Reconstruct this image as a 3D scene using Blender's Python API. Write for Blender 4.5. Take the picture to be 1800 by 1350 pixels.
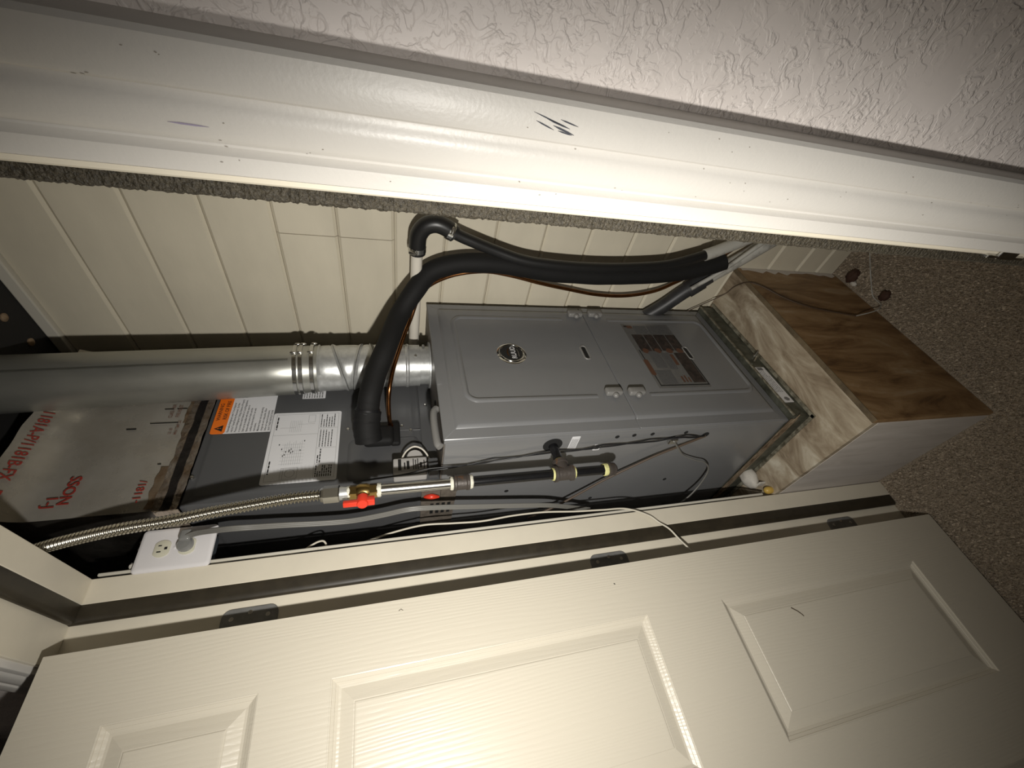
import bpy, bmesh, math, random
from mathutils import Vector, Matrix, noise
random.seed(7)
SC = bpy.context.scene
for o in list(bpy.data.objects): bpy.data.objects.remove(o)
COL = SC.collection

# ------------------------------------------------------------------ camera
cd = bpy.data.cameras.new('camera'); cam = bpy.data.objects.new('camera', cd); COL.objects.link(cam)
cd.sensor_width = 36.0; cd.lens = 36.0 * 734.31 / 1800.0; cd.clip_start = 0.01
IX = Vector((0.19268, -0.20002, -0.96066)); FW = Vector((-0.72707, 0.62834, -0.27665))
FW.normalize(); IX = (IX - FW * IX.dot(FW)).normalized(); IU = FW.cross(IX) * -1
R3 = Matrix((IX, IU, -FW)).transposed()
cam.matrix_world = Matrix.Translation((0.9004, -0.2367, 1.5144)) @ R3.to_4x4()
SC.camera = cam

# ------------------------------------------------------------------ world, lights, exposure
w = bpy.data.worlds.new('world'); SC.world = w; w.use_nodes = True
w.node_tree.nodes['Background'].inputs[0].default_value = (0.9, 0.92, 1.0, 1); w.node_tree.nodes['Background'].inputs[1].default_value = 0.012
def spot(name, loc, aim, watts, size, blend, rad, col):
    l = bpy.data.lights.new(name, 'SPOT'); l.energy = watts; l.spot_size = math.radians(size); l.spot_blend = blend
    l.shadow_soft_size = rad; l.color = col
    o = bpy.data.objects.new(name, l); COL.objects.link(o); o.location = loc
    o.rotation_euler = (Vector(aim) - Vector(loc)).to_track_quat('-Z', 'Y').to_euler(); return o
# the torch held beside the phone, and the phone's own weak flash next to the lens
spot('torch_light', (0.745, -0.425, 1.475), (0.025, 0.245, 1.27), 47, 138.5, 1.0, 0.016, (1.0, 0.965, 0.905))
spot('phone_flash', (0.893, -0.262, 1.500), (0.10, 0.45, 1.20), 0.70, 160, 1.0, 0.006, (1.0, 0.96, 0.90))
vs = SC.view_settings; vs.view_transform = 'Standard'; vs.look = 'None'; vs.exposure = 0.0; vs.gamma = 1.0; vs.use_curve_mapping = False

# ------------------------------------------------------------------ helpers: frames
FO = Vector((0.1665, 0.2484, 0.0)); FY = -0.0535; _k = math.hypot(1, FY)
FU = Vector((FY, 1, 0)) / _k; FN = Vector((1, -FY, 0)) / _k
MF = Matrix.Translation(FO) @ Matrix((FN, FU, Vector((0, 0, 1)))).transposed().to_4x4()   # (out of the furnace front, along the front, up)
I4 = Matrix.Identity(4)
def G(n, u, z): return MF @ Vector((n, u, z))

# ------------------------------------------------------------------ helpers: materials
MATS = {}
def mat(name, col, rough=0.5, metal=0.0, var=0.0, vscale=8.0, col2=None, bump=0.0, bscale=60.0, stretch=(1, 1, 1), detail=6.0, coat=0.0, spec=0.5, bdist=0.002, ramp=(0.35, 0.65), alpha=1.0, rvar=0.0):
    m = bpy.data.materials.new(name); m.use_nodes = True; MATS[name] = m
    nt = m.node_tree; b = nt.nodes['Principled BSDF']; L = nt.links.new
    b.inputs['Base Color'].default_value = (*col, 1); b.inputs['Roughness'].default_value = rough; b.inputs['Metallic'].default_value = metal
    b.inputs['Specular IOR Level'].default_value = spec; b.inputs['Coat Weight'].default_value = coat
    tc = nt.nodes.new('ShaderNodeTexCoord'); mp = nt.nodes.new('ShaderNodeMapping'); mp.inputs['Scale'].default_value = stretch
    L(tc.outputs['Object'], mp.inputs['Vector'])
    if var > 0 or col2:
        n = nt.nodes.new('ShaderNodeTexNoise'); n.inputs['Scale'].default_value = vscale; n.inputs['Detail'].default_value = detail; n.inputs['Roughness'].default_value = 0.62
        L(mp.outputs[0], n.inputs['Vector'])
        r = nt.nodes.new('ShaderNodeValToRGB'); r.color_ramp.elements[0].position = ramp[0]; r.color_ramp.elements[1].position = ramp[1]
        c2 = col2 if col2 else tuple(c * (1 - var) for c in col)
        r.color_ramp.elements[0].color = (*c2, 1); r.color_ramp.elements[1].color = (*col, 1)
        L(n.outputs['Fac'], r.inputs[0]); L(r.outputs[0], b.inputs['Base Color'])
        if rvar:
            mr = nt.nodes.new('ShaderNodeMapRange'); mr.inputs[3].default_value = rough - rvar; mr.inputs[4].default_value = rough + rvar
            L(n.outputs['Fac'], mr.inputs[0]); L(mr.outputs[0], b.inputs['Roughness'])
    if bump > 0:
        n2 = nt.nodes.new('ShaderNodeTexNoise'); n2.inputs['Scale'].default_value = bscale; n2.inputs['Detail'].default_value = 3
        L(mp.outputs[0], n2.inputs['Vector'])
        bp = nt.nodes.new('ShaderNodeBump'); bp.inputs['Strength'].default_value = bump; bp.inputs['Distance'].default_value = bdist
        L(n2.outputs['Fac'], bp.inputs['Height']); L(bp.outputs[0], b.inputs['Normal'])
    return m

def wall_texture_mat():
    # hand-trowelled drywall: flat islands with crisp raised edges
    m = mat('trowelled_drywall', (0.80, 0.735, 0.69), 0.5, var=0.06, vscale=20)
    nt = m.node_tree; L = nt.links.new; b = nt.nodes['Principled BSDF']; mp = [n for n in nt.nodes if n.type == 'MAPPING'][0]
    def nz(scale, det, dist):
        n = nt.nodes.new('ShaderNodeTexNoise'); n.inputs['Scale'].default_value = scale; n.inputs['Detail'].default_value = det; n.inputs['Distortion'].default_value = dist; L(mp.outputs[0], n.inputs['Vector']); return n
    def rp(n, a, c):
        r = nt.nodes.new('ShaderNodeValToRGB'); r.color_ramp.elements[0].position = a; r.color_ramp.elements[1].position = c; L(n.outputs['Fac'], r.inputs[0]); return r
    a = rp(nz(85, 3, 1.2), 0.49, 0.56); c = rp(nz(160, 2, 1.0), 0.52, 0.60); d = rp(nz(17, 3, 0.6), 0.36, 0.50)
    mu = nt.nodes.new('ShaderNodeMath'); mu.operation = 'MULTIPLY_ADD'; mu.inputs[1].default_value = 0.45; L(c.outputs[0], mu.inputs[0]); L(a.outputs[0], mu.inputs[2])
    m2 = nt.nodes.new('ShaderNodeMath'); m2.operation = 'MULTIPLY'; L(mu.outputs[0], m2.inputs[0]); L(d.outputs[0], m2.inputs[1])
    bp = nt.nodes.new('ShaderNodeBump'); bp.inputs['Strength'].default_value = 0.5; bp.inputs['Distance'].default_value = 0.0013
    L(m2.outputs[0], bp.inputs['Height']); L(bp.outputs[0], b.inputs['Normal']); return m

def grain_mat(name, col, rough):
    # moulded door skin: pressed wood grain running up the door
    m = mat(name, col, rough); nt = m.node_tree; L = nt.links.new; b = nt.nodes['Principled BSDF']; mp = [n for n in nt.nodes if n.type == 'MAPPING'][0]
    mp.inputs['Scale'].default_value = (1, 1, 0.10)
    n = nt.nodes.new('ShaderNodeTexNoise'); n.inputs['Scale'].default_value = 9; n.inputs['Detail'].default_value = 2; L(mp.outputs[0], n.inputs['Vector'])
    mu = nt.nodes.new('ShaderNodeMath'); mu.operation = 'MULTIPLY'; mu.inputs[1].default_value = 42; L(n.outputs['Fac'], mu.inputs[0])
    sp = nt.nodes.new('ShaderNodeSeparateXYZ'); L(mp.outputs[0], sp.inputs[0])
    ad = nt.nodes.new('ShaderNodeMath'); ad.operation = 'MULTIPLY_ADD'; ad.inputs[1].default_value = 460; L(sp.outputs['Y'], ad.inputs[0]); L(mu.outputs[0], ad.inputs[2])
    si = nt.nodes.new('ShaderNodeMath'); si.operation = 'SINE'; L(ad.outputs[0], si.inputs[0])
    f = nt.nodes.new('ShaderNodeTexNoise'); f.inputs['Scale'].default_value = 220; L(mp.outputs[0], f.inputs['Vector'])
    mx = nt.nodes.new('ShaderNodeMath'); mx.operation = 'MULTIPLY'; L(si.outputs[0], mx.inputs[0]); L(f.outputs['Fac'], mx.inputs[1])
    rr = nt.nodes.new('ShaderNodeMath'); rr.operation = 'POWER'; rr.inputs[1].default_value = 2; L(mx.outputs[0], rr.inputs[0])
    bp = nt.nodes.new('ShaderNodeBump'); bp.inputs['Strength'].default_value = 0.45; bp.inputs['Distance'].default_value = 0.0010; bp.invert = True
    L(rr.outputs[0], bp.inputs['Height']); L(bp.outputs[0], b.inputs['Normal']); return m

def ply_mat(name, stops, rough, stretch, scale, bump=0.25):
    m = mat(name, stops[0][1], rough); nt = m.node_tree; L = nt.links.new; b = nt.nodes['Principled BSDF']; mp = [n for n in nt.nodes if n.type == 'MAPPING'][0]
    mp.inputs['Scale'].default_value = stretch
    n = nt.nodes.new('ShaderNodeTexNoise'); n.inputs['Scale'].default_value = scale; n.inputs['Detail'].default_value = 9; n.inputs['Roughness'].default_value = 0.65; n.inputs['Distortion'].default_value = 0.9; L(mp.outputs[0], n.inputs['Vector'])
    r = nt.nodes.new('ShaderNodeValToRGB'); cr = r.color_ramp
    while len(cr.elements) < len(stops): cr.elements.new(0.5)
    for e, (p, c) in zip(cr.elements, stops): e.position = p; e.color = (*c, 1)
    L(n.outputs['Fac'], r.inputs[0]); L(r.outputs[0], b.inputs['Base Color'])
    bp = nt.nodes.new('ShaderNodeBump'); bp.inputs['Strength'].default_value = bump; bp.inputs['Distance'].default_value = 0.001; L(n.outputs['Fac'], bp.inputs['Height']); L(bp.outputs[0], b.inputs['Normal']); return m

wall_texture_mat()
mat('casing_paint', (0.64, 0.615, 0.57), 0.38, bump=0.22, bscale=420, bdist=0.0006, var=0.04, vscale=14)
mat('jamb_paint', (0.70, 0.645, 0.525), 0.38, bump=0.10, bscale=300, bdist=0.0005, var=0.06, vscale=10)
grain_mat('door_paint', (0.57, 0.525, 0.43), 0.36)
mat('board_paint', (0.67, 0.615, 0.485), 0.5, var=0.13, vscale=5, bump=0.12, bscale=90, stretch=(0.4, 1, 1))
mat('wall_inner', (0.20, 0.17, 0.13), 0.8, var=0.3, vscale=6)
mat('plain_wall', (0.50, 0.45, 0.40), 0.7)
mat('near_black', (0.012, 0.011, 0.010), 0.8, bump=0.4, bscale=60)
mat('carpet', (0.46, 0.38, 0.285), 0.95, col2=(0.22, 0.175, 0.125), vscale=260, bump=1.0, bscale=420, bdist=0.005)
mat('carpet_yarn', (0.66, 0.56, 0.43), 0.95, col2=(0.27, 0.215, 0.155), vscale=190, spec=0.1)
mat('weatherstrip_brown', (0.036, 0.029, 0.018), 0.45, var=0.3, vscale=40)
mat('foam_tape', (0.065, 0.054, 0.035), 0.6, col2=(0.022, 0.018, 0.011), vscale=520, bump=1.0, bscale=420, bdist=0.003)
mat('furnace_grey', (0.178, 0.180, 0.182), 0.30, var=0.06, vscale=5, bump=0.05, bscale=600, bdist=0.0003, coat=0.15)
mat('coil_grey', (0.080, 0.081, 0.083), 0.36, var=0.08, vscale=6, bump=0.04, bscale=500, bdist=0.0003)
mat('latch_grey', (0.20, 0.195, 0.185), 0.38)
mat('galvanized', (0.58, 0.59, 0.575), 0.36, 0.65, var=0.16, vscale=90, bump=0.05, bscale=50, rvar=0.08)
mat('dull_galvanized', (0.44, 0.44, 0.40), 0.36, 0.75, var=0.2, vscale=9, bump=0.15, bscale=16, stretch=(1, 1, 0.4), rvar=0.10)
mat('foil_dark_reflection', (0.22, 0.205, 0.185), 0.28, 0.92, col2=(0.06, 0.053, 0.045), vscale=14, bump=0.5, bscale=22, bdist=0.006)  # darker copy of the foil; the dark closet's reflection is put into the colour
mat('base_metal', (0.135, 0.138, 0.108), 0.55, 0.4, col2=(0.045, 0.045, 0.032), vscale=26, bump=0.25, bscale=90)
mat('base_lip', (0.32, 0.30, 0.23), 0.6, 0.3, col2=(0.08, 0.07, 0.045), vscale=60, bump=0.5, bscale=120)
mat('rusty_gasket', (0.27, 0.21, 0.14), 0.8, col2=(0.085, 0.05, 0.025), vscale=60, bump=0.7, bscale=150, stretch=(0.4, 1, 1))
mat('steel', (0.55, 0.55, 0.53), 0.22, 1.0)
mat('chrome', (0.75, 0.75, 0.74), 0.12, 1.0)
mat('screw_steel', (0.60, 0.59, 0.56), 0.3, 1.0)
mat('hinge_steel', (0.26, 0.26, 0.25), 0.45, 0.5, var=0.2, vscale=60)
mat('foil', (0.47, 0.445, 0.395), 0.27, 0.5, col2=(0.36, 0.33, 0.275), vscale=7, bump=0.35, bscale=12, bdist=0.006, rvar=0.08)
mat('foil_tape_clean', (0.48, 0.43, 0.37), 0.25, 0.5, col2=(0.28, 0.20, 0.13), vscale=22, bump=0.9, bscale=55, bdist=0.006)
mat('dark_mastic', (0.075, 0.065, 0.06), 0.35, 0.5, col2=(0.03, 0.027, 0.025), vscale=25, bump=0.5, bscale=40, bdist=0.004)
mat('rust_stain', (0.20, 0.12, 0.06), 0.6, 0.3, col2=(0.34, 0.27, 0.19), vscale=28, bump=0.3, bscale=60)
mat('red_print', (0.28, 0.030, 0.022), 0.5)
mat('brown_print', (0.16, 0.075, 0.05), 0.6)
mat('black_print', (0.012, 0.012, 0.012), 0.5)
mat('grey_print', (0.16, 0.16, 0.16), 0.6)
mat('label_white', (0.66, 0.66, 0.67), 0.42)
mat('label_grey', (0.40, 0.385, 0.365), 0.45)
mat('label_orange', (0.80, 0.17, 0.012), 0.4)
mat('rubber_foam', (0.0085, 0.0083, 0.0081), 0.72, bump=0.25, bscale=240, bdist=0.0006, spec=0.25)
mat('rubber_hose', (0.010, 0.010, 0.010), 0.38, bump=0.1, bscale=120, bdist=0.0006)
mat('abs_pipe', (0.035, 0.035, 0.036), 0.45, var=0.4, vscale=30)
mat('pvc_white', (0.66, 0.62, 0.54), 0.35, var=0.06, vscale=14)
mat('pvc_grey', (0.42, 0.41, 0.37), 0.5, col2=(0.16, 0.15, 0.13), vscale=30, ramp=(0.25, 0.5))
mat('copper', (0.42, 0.185, 0.07), 0.26, 1.0, var=0.3, vscale=40)
mat('brass', (0.42, 0.29, 0.105), 0.28, 1.0, var=0.25, vscale=50)
mat('flex_steel', (0.48, 0.455, 0.39), 0.25, 1.0)
mat('black_iron', (0.014, 0.014, 0.015), 0.26, 0.4, var=0.3, vscale=60, coat=0.3)
mat('iron_fitting', (0.062, 0.052, 0.045), 0.5, 0.3, col2=(0.12, 0.060, 0.028), vscale=45, bump=0.4, bscale=160, ramp=(0.30, 0.42))
mat('thread_sealant', (0.62, 0.60, 0.50), 0.6, bump=0.8, bscale=260, bdist=0.002)
mat('yellow_sealant', (0.56, 0.54, 0.24), 0.6, bump=0.8, bscale=260, bdist=0.002)
mat('red_plastic', (0.60, 0.040, 0.018), 0.35)
mat('plate_white', (0.72, 0.70, 0.70), 0.35)
mat('receptacle_ivory', (0.60, 0.58, 0.46), 0.35)
mat('box_blue_grey', (0.05, 0.06, 0.07), 0.5)
mat('cord_grey', (0.165, 0.16, 0.145), 0.35)
mat('plug_grey', (0.20, 0.20, 0.19), 0.25, coat=0.3)
mat('wire_black', (0.010, 0.010, 0.011), 0.4)
mat('wire_white', (0.60, 0.56, 0.46), 0.45)
mat('wire_brown', (0.075, 0.05, 0.032), 0.55)
mat('putty_white', (0.58, 0.55, 0.49), 0.6, var=0.15, vscale=40, bump=0.3, bscale=60)
mat('yellow_plastic', (0.55, 0.36, 0.075), 0.4)
mat('bead_white', (0.58, 0.55, 0.47), 0.5, col2=(0.20, 0.09, 0.035), vscale=18, ramp=(0.30, 0.36))
mat('tape_brown', (0.17, 0.145, 0.12), 0.4, var=0.4, vscale=40, bump=0.4, bscale=80)
mat('debris_brown', (0.05, 0.022, 0.012), 0.8)
mat('dark_hole', (0.004, 0.004, 0.004), 0.9)
mat('scuff_ink', (0.05, 0.055, 0.07), 0.7)
mat('paint_nick', (0.32, 0.29, 0.25), 0.7)
mat('violet_ink', (0.33, 0.29, 0.40), 0.7)
mat('sticker_sepia', (0.050, 0.036, 0.030), 0.45, col2=(0.012, 0.010, 0.010), vscale=70)
mat('sticker_rust', (0.10, 0.046, 0.027), 0.45)
mat('sticker_text', (0.115, 0.115, 0.115), 0.5, col2=(0.07, 0.07, 0.07), vscale=300)
mat('sticker_clear', (0.125, 0.123, 0.118), 0.22, coat=0.4)
ply_mat('ply_front', [(0.28, (0.055, 0.026, 0.010)), (0.42, (0.20, 0.112, 0.046)), (0.56, (0.32, 0.20, 0.095)), (0.70, (0.40, 0.30, 0.19))], 0.55, (1, 5.0, 1.3), 3.2)
ply_mat('ply_top', [(0.30, (0.12, 0.085, 0.05)), (0.44, (0.28, 0.22, 0.15)), (0.56, (0.42, 0.355, 0.26)), (0.70, (0.62, 0.57, 0.46))], 0.7, (4.0, 1.2, 1), 4.0)
ply_mat('ply_side', [(0.25, (0.48, 0.435, 0.39)), (0.5, (0.60, 0.555, 0.51)), (0.75, (0.68, 0.635, 0.59))], 0.6, (9.0, 1, 1.2), 3.0, 0.1)
mat('ply_edge', (0.17, 0.125, 0.07), 0.8, var=0.5, vscale=20, stretch=(1, 1, 14))
MATS['door_paint'].node_tree.nodes['Principled BSDF'].inputs['Specular IOR Level'].default_value = 0.45

# ------------------------------------------------------------------ helpers: shapes (all add to a bmesh)
def nb(): return bmesh.new()
def box(bm, lo, hi, M=I4, bev=0.0, seg=2):
    t = bmesh.new(); bmesh.ops.create_cube(t, size=1.0)
    lo, hi = Vector(lo), Vector(hi)
    for v in t.verts: v.co = Vector([lo[i] + (v.co[i] + 0.5) * (hi[i] - lo[i]) for i in range(3)])
    if bev > 0: bmesh.ops.bevel(t, geom=t.edges[:], offset=bev, segments=seg, affect='EDGES', profile=0.5, clamp_overlap=True)
    merge(bm, t, M); return bm
def merge(bm, t, M=I4):
    vm = {v: bm.verts.new(M @ v.co) for v in t.verts}
    for f in t.faces:
        try: bm.faces.new([vm[v] for v in f.verts])
        except ValueError: pass
    t.free()
def frame_at(d):
    d = d.normalized(); a = Vector((0, 0, 1)) if abs(d.z) < 0.9 else Vector((1, 0, 0)); x = d.cross(a).normalized(); return x, d.cross(x)
def sweep(bm, pts, radii, seg=12, cap=True, flat=1.0, rot=0.0):
    pts = [Vector(p) for p in pts]; n = len(pts)
    if not hasattr(radii, '__len__'): radii = [radii] * n
    tan = [(pts[min(i + 1, n - 1)] - pts[max(i - 1, 0)]).normalized() for i in range(n)]
    x, y = frame_at(tan[0]); rings = []
    for i in range(n):
        x = (x - tan[i] * x.dot(tan[i])).normalized(); y = tan[i].cross(x)
        rings.append([bm.verts.new(pts[i] + radii[i] * (math.cos(a) * x + flat * math.sin(a) * y)) for a in [rot + 2 * math.pi * k / seg for k in range(seg)]])
    for i in range(n - 1):
        for k in range(seg):
            k2 = (k + 1) % seg; bm.faces.new((rings[i][k], rings[i][k2], rings[i + 1][k2], rings[i + 1][k]))
    if cap:
        bm.faces.new(rings[0][::-1]); bm.faces.new(rings[-1])
    return bm
def spline(P, m=8):
    P = [Vector(p) for p in P]; Q = [P[0] * 2 - P[1]] + P + [P[-1] * 2 - P[-2]]; out = []
    for i in range(1, len(Q) - 2):
        a, b, c, d = Q[i - 1], Q[i], Q[i + 1], Q[i + 2]
        for k in range(m):
            t = k / m; out.append(0.5 * ((2 * b) + (c - a) * t + (2 * a - 5 * b + 4 * c - d) * t * t + (3 * b - a - 3 * c + d) * t ** 3))
    out.append(P[-1]); return out
def lathe(bm, a, b, prof, seg=20, M=I4, cap=True, rot=0.0):
    """prof: list of (t along a->b in metres from a, radius)"""
    a, b = M @ Vector(a), M @ Vector(b); d = (b - a).normalized(); x, y = frame_at(d); rings = []
    for t, r in prof:
        c = a + d * t; rings.append([bm.verts.new(c + r * (math.cos(q) * x + math.sin(q) * y)) for q in [rot + 2 * math.pi * k / seg for k in range(seg)]])
    for i in range(len(rings) - 1):
        for k in range(seg):
            k2 = (k + 1) % seg; bm.faces.new((rings[i][k], rings[i][k2], rings[i + 1][k2], rings[i + 1][k]))
    if cap: bm.faces.new(rings[0][::-1]); bm.faces.new(rings[-1])
    return bm
def rrect(a0, a1, b0, b1, r, seg=5):
    r = min(r, (a1 - a0) / 2 - 1e-5, (b1 - b0) / 2 - 1e-5); o = []
    for ca, cb, s in ((a1 - r, b1 - r, 0), (a0 + r, b1 - r, 1), (a0 + r, b0 + r, 2), (a1 - r, b0 + r, 3)):
        for k in range(seg + 1):
            q = math.pi / 2 * (s + (k / seg if seg else 0.5)); o.append((ca + r * math.cos(q), cb + r * math.sin(q)))
    return o
def rings_panel(bm, rect, rings, f, seg=5, back=None, sd=(1, 1, 1, 1)):
    """nested rounded rectangles; rings: (inset, height, radius); f(a, b, h) -> point"""
    a0, a1, b0, b1 = rect; R = []
    for ins, h, r in rings:
        R.append([bm.verts.new(f(a, b, h)) for a, b in rrect(a0 + ins * sd[0], a1 - ins * sd[1], b0 + ins * sd[2], b1 - ins * sd[3], r, seg)])
    for A, B in zip(R, R[1:]):
        for k in range(len(A)):
            k2 = (k + 1) % len(A); bm.faces.new((A[k], A[k2], B[k2], B[k]))
    bm.faces.new(R[-1])
    if back is not None:
        bb = [bm.verts.new(f(a, b, back)) for a, b in rrect(a0 + rings[0][0], a1 - rings[0][0], b0 + rings[0][0], b1 - rings[0][0], rings[0][2], seg)]
        for k in range(len(bb)):
            k2 = (k + 1) % len(bb); bm.faces.new((bb[k], bb[k2], R[0][k2], R[0][k]))
        bm.faces.new(bb[::-1])
    return bm
def prism(bm, prof, fa, fb):
    """extrude a closed 2-D profile: fa, fb map (p, q) to the two ends"""
    A = [bm.verts.new(fa(*p)) for p in prof]; B = [bm.verts.new(fb(*p)) for p in prof]; n = len(prof)
    for k in range(n): bm.faces.new((A[k], A[(k + 1) % n], B[(k + 1) % n], B[k]))
    bm.faces.new(A[::-1]); bm.faces.new(B); return bm
def ball(bm, c, r, M=I4, sc=(1, 1, 1), sub=2):
    t = bmesh.new(); bmesh.ops.create_icosphere(t, subdivisions=sub, radius=1)
    for v in t.verts: v.co = Vector([c[i] + v.co[i] * r * sc[i] for i in range(3)])
    merge(bm, t, M); return bm
def textmesh(s, size, f, align='CENTER', weight=0.0, squeeze=1.0, depth=0.0003):
    """built-in font lettering; f(x, y, h) -> world point"""
    cu = bpy.data.curves.new('t', 'FONT'); cu.body = s; cu.size = size; cu.align_x = align; cu.align_y = 'CENTER'; cu.offset = weight * size; cu.resolution_u = 3; cu.extrude = 0.0
    ob = bpy.data.objects.new('t', cu); COL.objects.link(ob); dg = bpy.context.evaluated_depsgraph_get(); me = bpy.data.meshes.new_from_object(ob.evaluated_get(dg))
    bm = nb(); vs_ = [bm.verts.new(f(v.co.x * squeeze, v.co.y, depth)) for v in me.vertices]
    for p in me.polygons:
        try: bm.faces.new([vs_[i] for i in p.vertices])
        except ValueError: pass
    bpy.data.objects.remove(ob); bpy.data.curves.remove(cu); bpy.data.meshes.remove(me); return bm

# ------------------------------------------------------------------ helpers: objects
def thing(name, label, cat, loc, group=None, kind=None):
    o = bpy.data.objects.new(name, None); COL.objects.link(o); o.location = loc; o.empty_display_size = 0.05
    o['label'] = label; o['category'] = cat
    if group: o['group'] = group
    if kind: o['kind'] = kind
    o['_l'] = list(loc); return o
WORLD = {}
def obj(name, bm, m, parent=None, smooth=None, label=None, kind=None):
    """bmesh in world coordinates -> mesh object, optionally a child"""
    off = Vector((0, 0, 0)); p = parent
    if p is not None: off = WORLD[p.name] if p.name in WORLD else Vector(p.location)
    bmesh.ops.recalc_face_normals(bm, faces=bm.faces[:])
    for v in bm.verts: v.co -= off
    me = bpy.data.meshes.new(name); bm.to_mesh(me); bm.free()
    me.materials.append(MATS[m])
    if smooth is not None:
        me.polygons.foreach_set('use_smooth', [True] * len(me.polygons)); me.set_sharp_from_angle(angle=math.radians(smooth))
    o = bpy.data.objects.new(name, me); COL.objects.link(o)
    if p is not None: o.parent = p
    WORLD[o.name] = off.copy()
    if label: o['label'] = label
    if name in ('print', 'diagram', 'marker_dash', 'plaster_crumb'): kind = 'stuff'
    if kind: o['kind'] = kind
    return o
def top(name, bm, m, label, cat, smooth=None, group=None, kind=None):
    o = obj(name, bm, m, None, smooth, label, kind); o['category'] = cat
    if group: o['group'] = group
    return o
def struct(name, label, cat, loc): return thing(name, label, cat, loc, kind='structure')

# ================================================================== STRUCTURE
XR, XRJ, XS = -0.076, 0.787, -0.064      # hinge-side rebate face, latch-side rebate face, hinge-side stop face
ZH = 2.0637                              # underside of the head stop
YB = 0.139                               # closet-side edge of the jambs
YW = 0.759                               # face of the closet's board wall
# floor
bm = nb(); box(bm, (-1.3, -1.45, -0.03), (2.1, 0.80, 0.0))
floor = top('floor', bm, 'carpet', 'brown carpet floor running from the hall into the closet', 'floor', kind='structure')
bm = nb()
def tuft(x, y):
    a = random.random() * 6.28; h = 0.004 + 0.006 * random.random(); w_ = 0.0016 + 0.0012 * random.random(); l = 0.004 * random.random(); b_ = random.random() * 6.28
    c, s = math.cos(a) * w_, math.sin(a) * w_; tx, ty = x + math.cos(b_) * l, y + math.sin(b_) * l
    p = [bm.verts.new((x - c, y - s, 0.0)), bm.verts.new((x + c, y + s, 0.0)), bm.verts.new((tx + c * 0.7, ty + s * 0.7, h)), bm.verts.new((tx - c * 0.7, ty - s * 0.7, h))]
    bm.faces.new(p)
st = 0.0044
for x0, x1, y0, y1 in ((0.306, 0.78, 0.02, 0.756), (-0.06, 0.306, 0.02, 0.137), (-0.02, 0.60, -0.62, 0.02)):
    nx, ny = int((x1 - x0) / st), int((y1 - y0) / st)
    for i in range(nx):
        for j in range(ny): tuft(x0 + (i + random.random()) * st, y0 + (j + random.random()) * st)
pile = obj('carpet_pile', bm, 'carpet_yarn', floor, label='brown flecked carpet pile', kind='stuff')

# hall-side wall with the opening
wf = struct('wall_front', 'trowel-textured beige hall wall beside the closet opening', 'wall', (0.787, 0, 0))
bm = nb(); box(bm, (0.806, 0.0, 0), (2.1, 0.122, 2.44)); obj('wall_panel', bm, 'trowelled_drywall', wf)
bm = nb(); box(bm, (-1.3, 0.0, 0), (-0.095, 0.122, 2.44)); obj('wall_panel', bm, 'trowelled_drywall', wf)
bm = nb(); box(bm, (-0.095, 0.0, 2.095), (0.806, 0.122, 2.44)); obj('wall_panel', bm, 'trowelled_drywall', wf)
# hall behind the camera
bm = nb(); box(bm, (-1.3, -1.45, 0), (2.1, -1.40, 2.44)); top('wall_rear', bm, 'plain_wall', 'plain beige wall on the far side of the hall', 'wall', kind='structure')
bm = nb(); box(bm, (-1.3, -1.45, 2.44), (2.1, 0.122, 2.48)); top('ceiling', bm, 'plain_wall', 'plain hall ceiling outside the closet', 'ceiling', kind='structure')
# closet shell
wb = struct('wall_back', 'cream painted horizontal board wall at the back of the closet', 'wall', (0.2, YW, 0))
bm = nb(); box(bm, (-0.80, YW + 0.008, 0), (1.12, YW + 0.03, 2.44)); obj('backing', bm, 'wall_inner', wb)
GZ = [0.0, 0.085, 0.174, 0.297, 0.432, 0.568, 0.704, 0.838, 0.972, 1.104, 1.239, 1.371, 1.499, 1.632, 1.767, 1.906, 2.043, 2.181, 2.322]
def board(x0, x1, z0, z1):
    g, c, t = 0.0006, 0.0062, 0.0058
    prof = [(YW + 0.008, z0 + g), (YW + t, z0 + g), (YW, z0 + g + c), (YW, z1 - g - c), (YW + t, z1 - g), (YW + 0.008, z1 - g)]
    bm = nb(); prism(bm, prof, lambda p, q: Vector((x0, p, q)), lambda p, q: Vector((x1, p, q))); return obj('board', bm, 'board_paint', wb)
for k in range(len(GZ) - 1):
    if k in (12, 13):
        board(-0.80, 0.3125, GZ[k], GZ[k + 1]); board(0.3145, 1.12, GZ[k], GZ[k + 1])
    else: board(-0.80, 1.12, GZ[k], GZ[k + 1])
bm = nb(); box(bm, (0.395, YW - 0.0012, 0.222), (0.428, YW + 0.001, 0.250)); 
for v in bm.verts:
    if v.co.z > 0.24 and v.co.x < 0.41: v.co.x += 0.012
    if v.co.z < 0.23 and v.co.x > 0.42: v.co.z += 0.010
obj('hole', bm, 'dark_hole', wb, label='ragged dark hole in a low board')
bm = nb(); box(bm, (-0.80, YW - 0.012, 2.318), (1.12, YW + 0.008, 2.345), bev=0.003); top('trim_1', bm, 'bead_white', 'whitish trim strip along the top of the board wall', 'trim', kind='structure')
cl = struct('ceiling', 'near-black closet ceiling above the duct', 'ceiling', (0.1, 0.45, 2.345))
bm = nb(); box(bm, (-0.80, 0.122, 2.345), (1.12, YW + 0.03, 2.40)); obj('ceiling_slab', bm, 'near_black', cl)  # plain slab in one even near-black colour
for x, y in ((0.10, 0.69), (0.015, 0.70)):
    bm = nb(); lathe(bm, (x, y, 2.3455), (x, y, 2.330), [(0, 0.010), (0.003, 0.010), (0.006, 0.006), (0.008, 0.001)], 12); obj('nail_head', bm, 'rust_stain', cl, 40)
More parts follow.
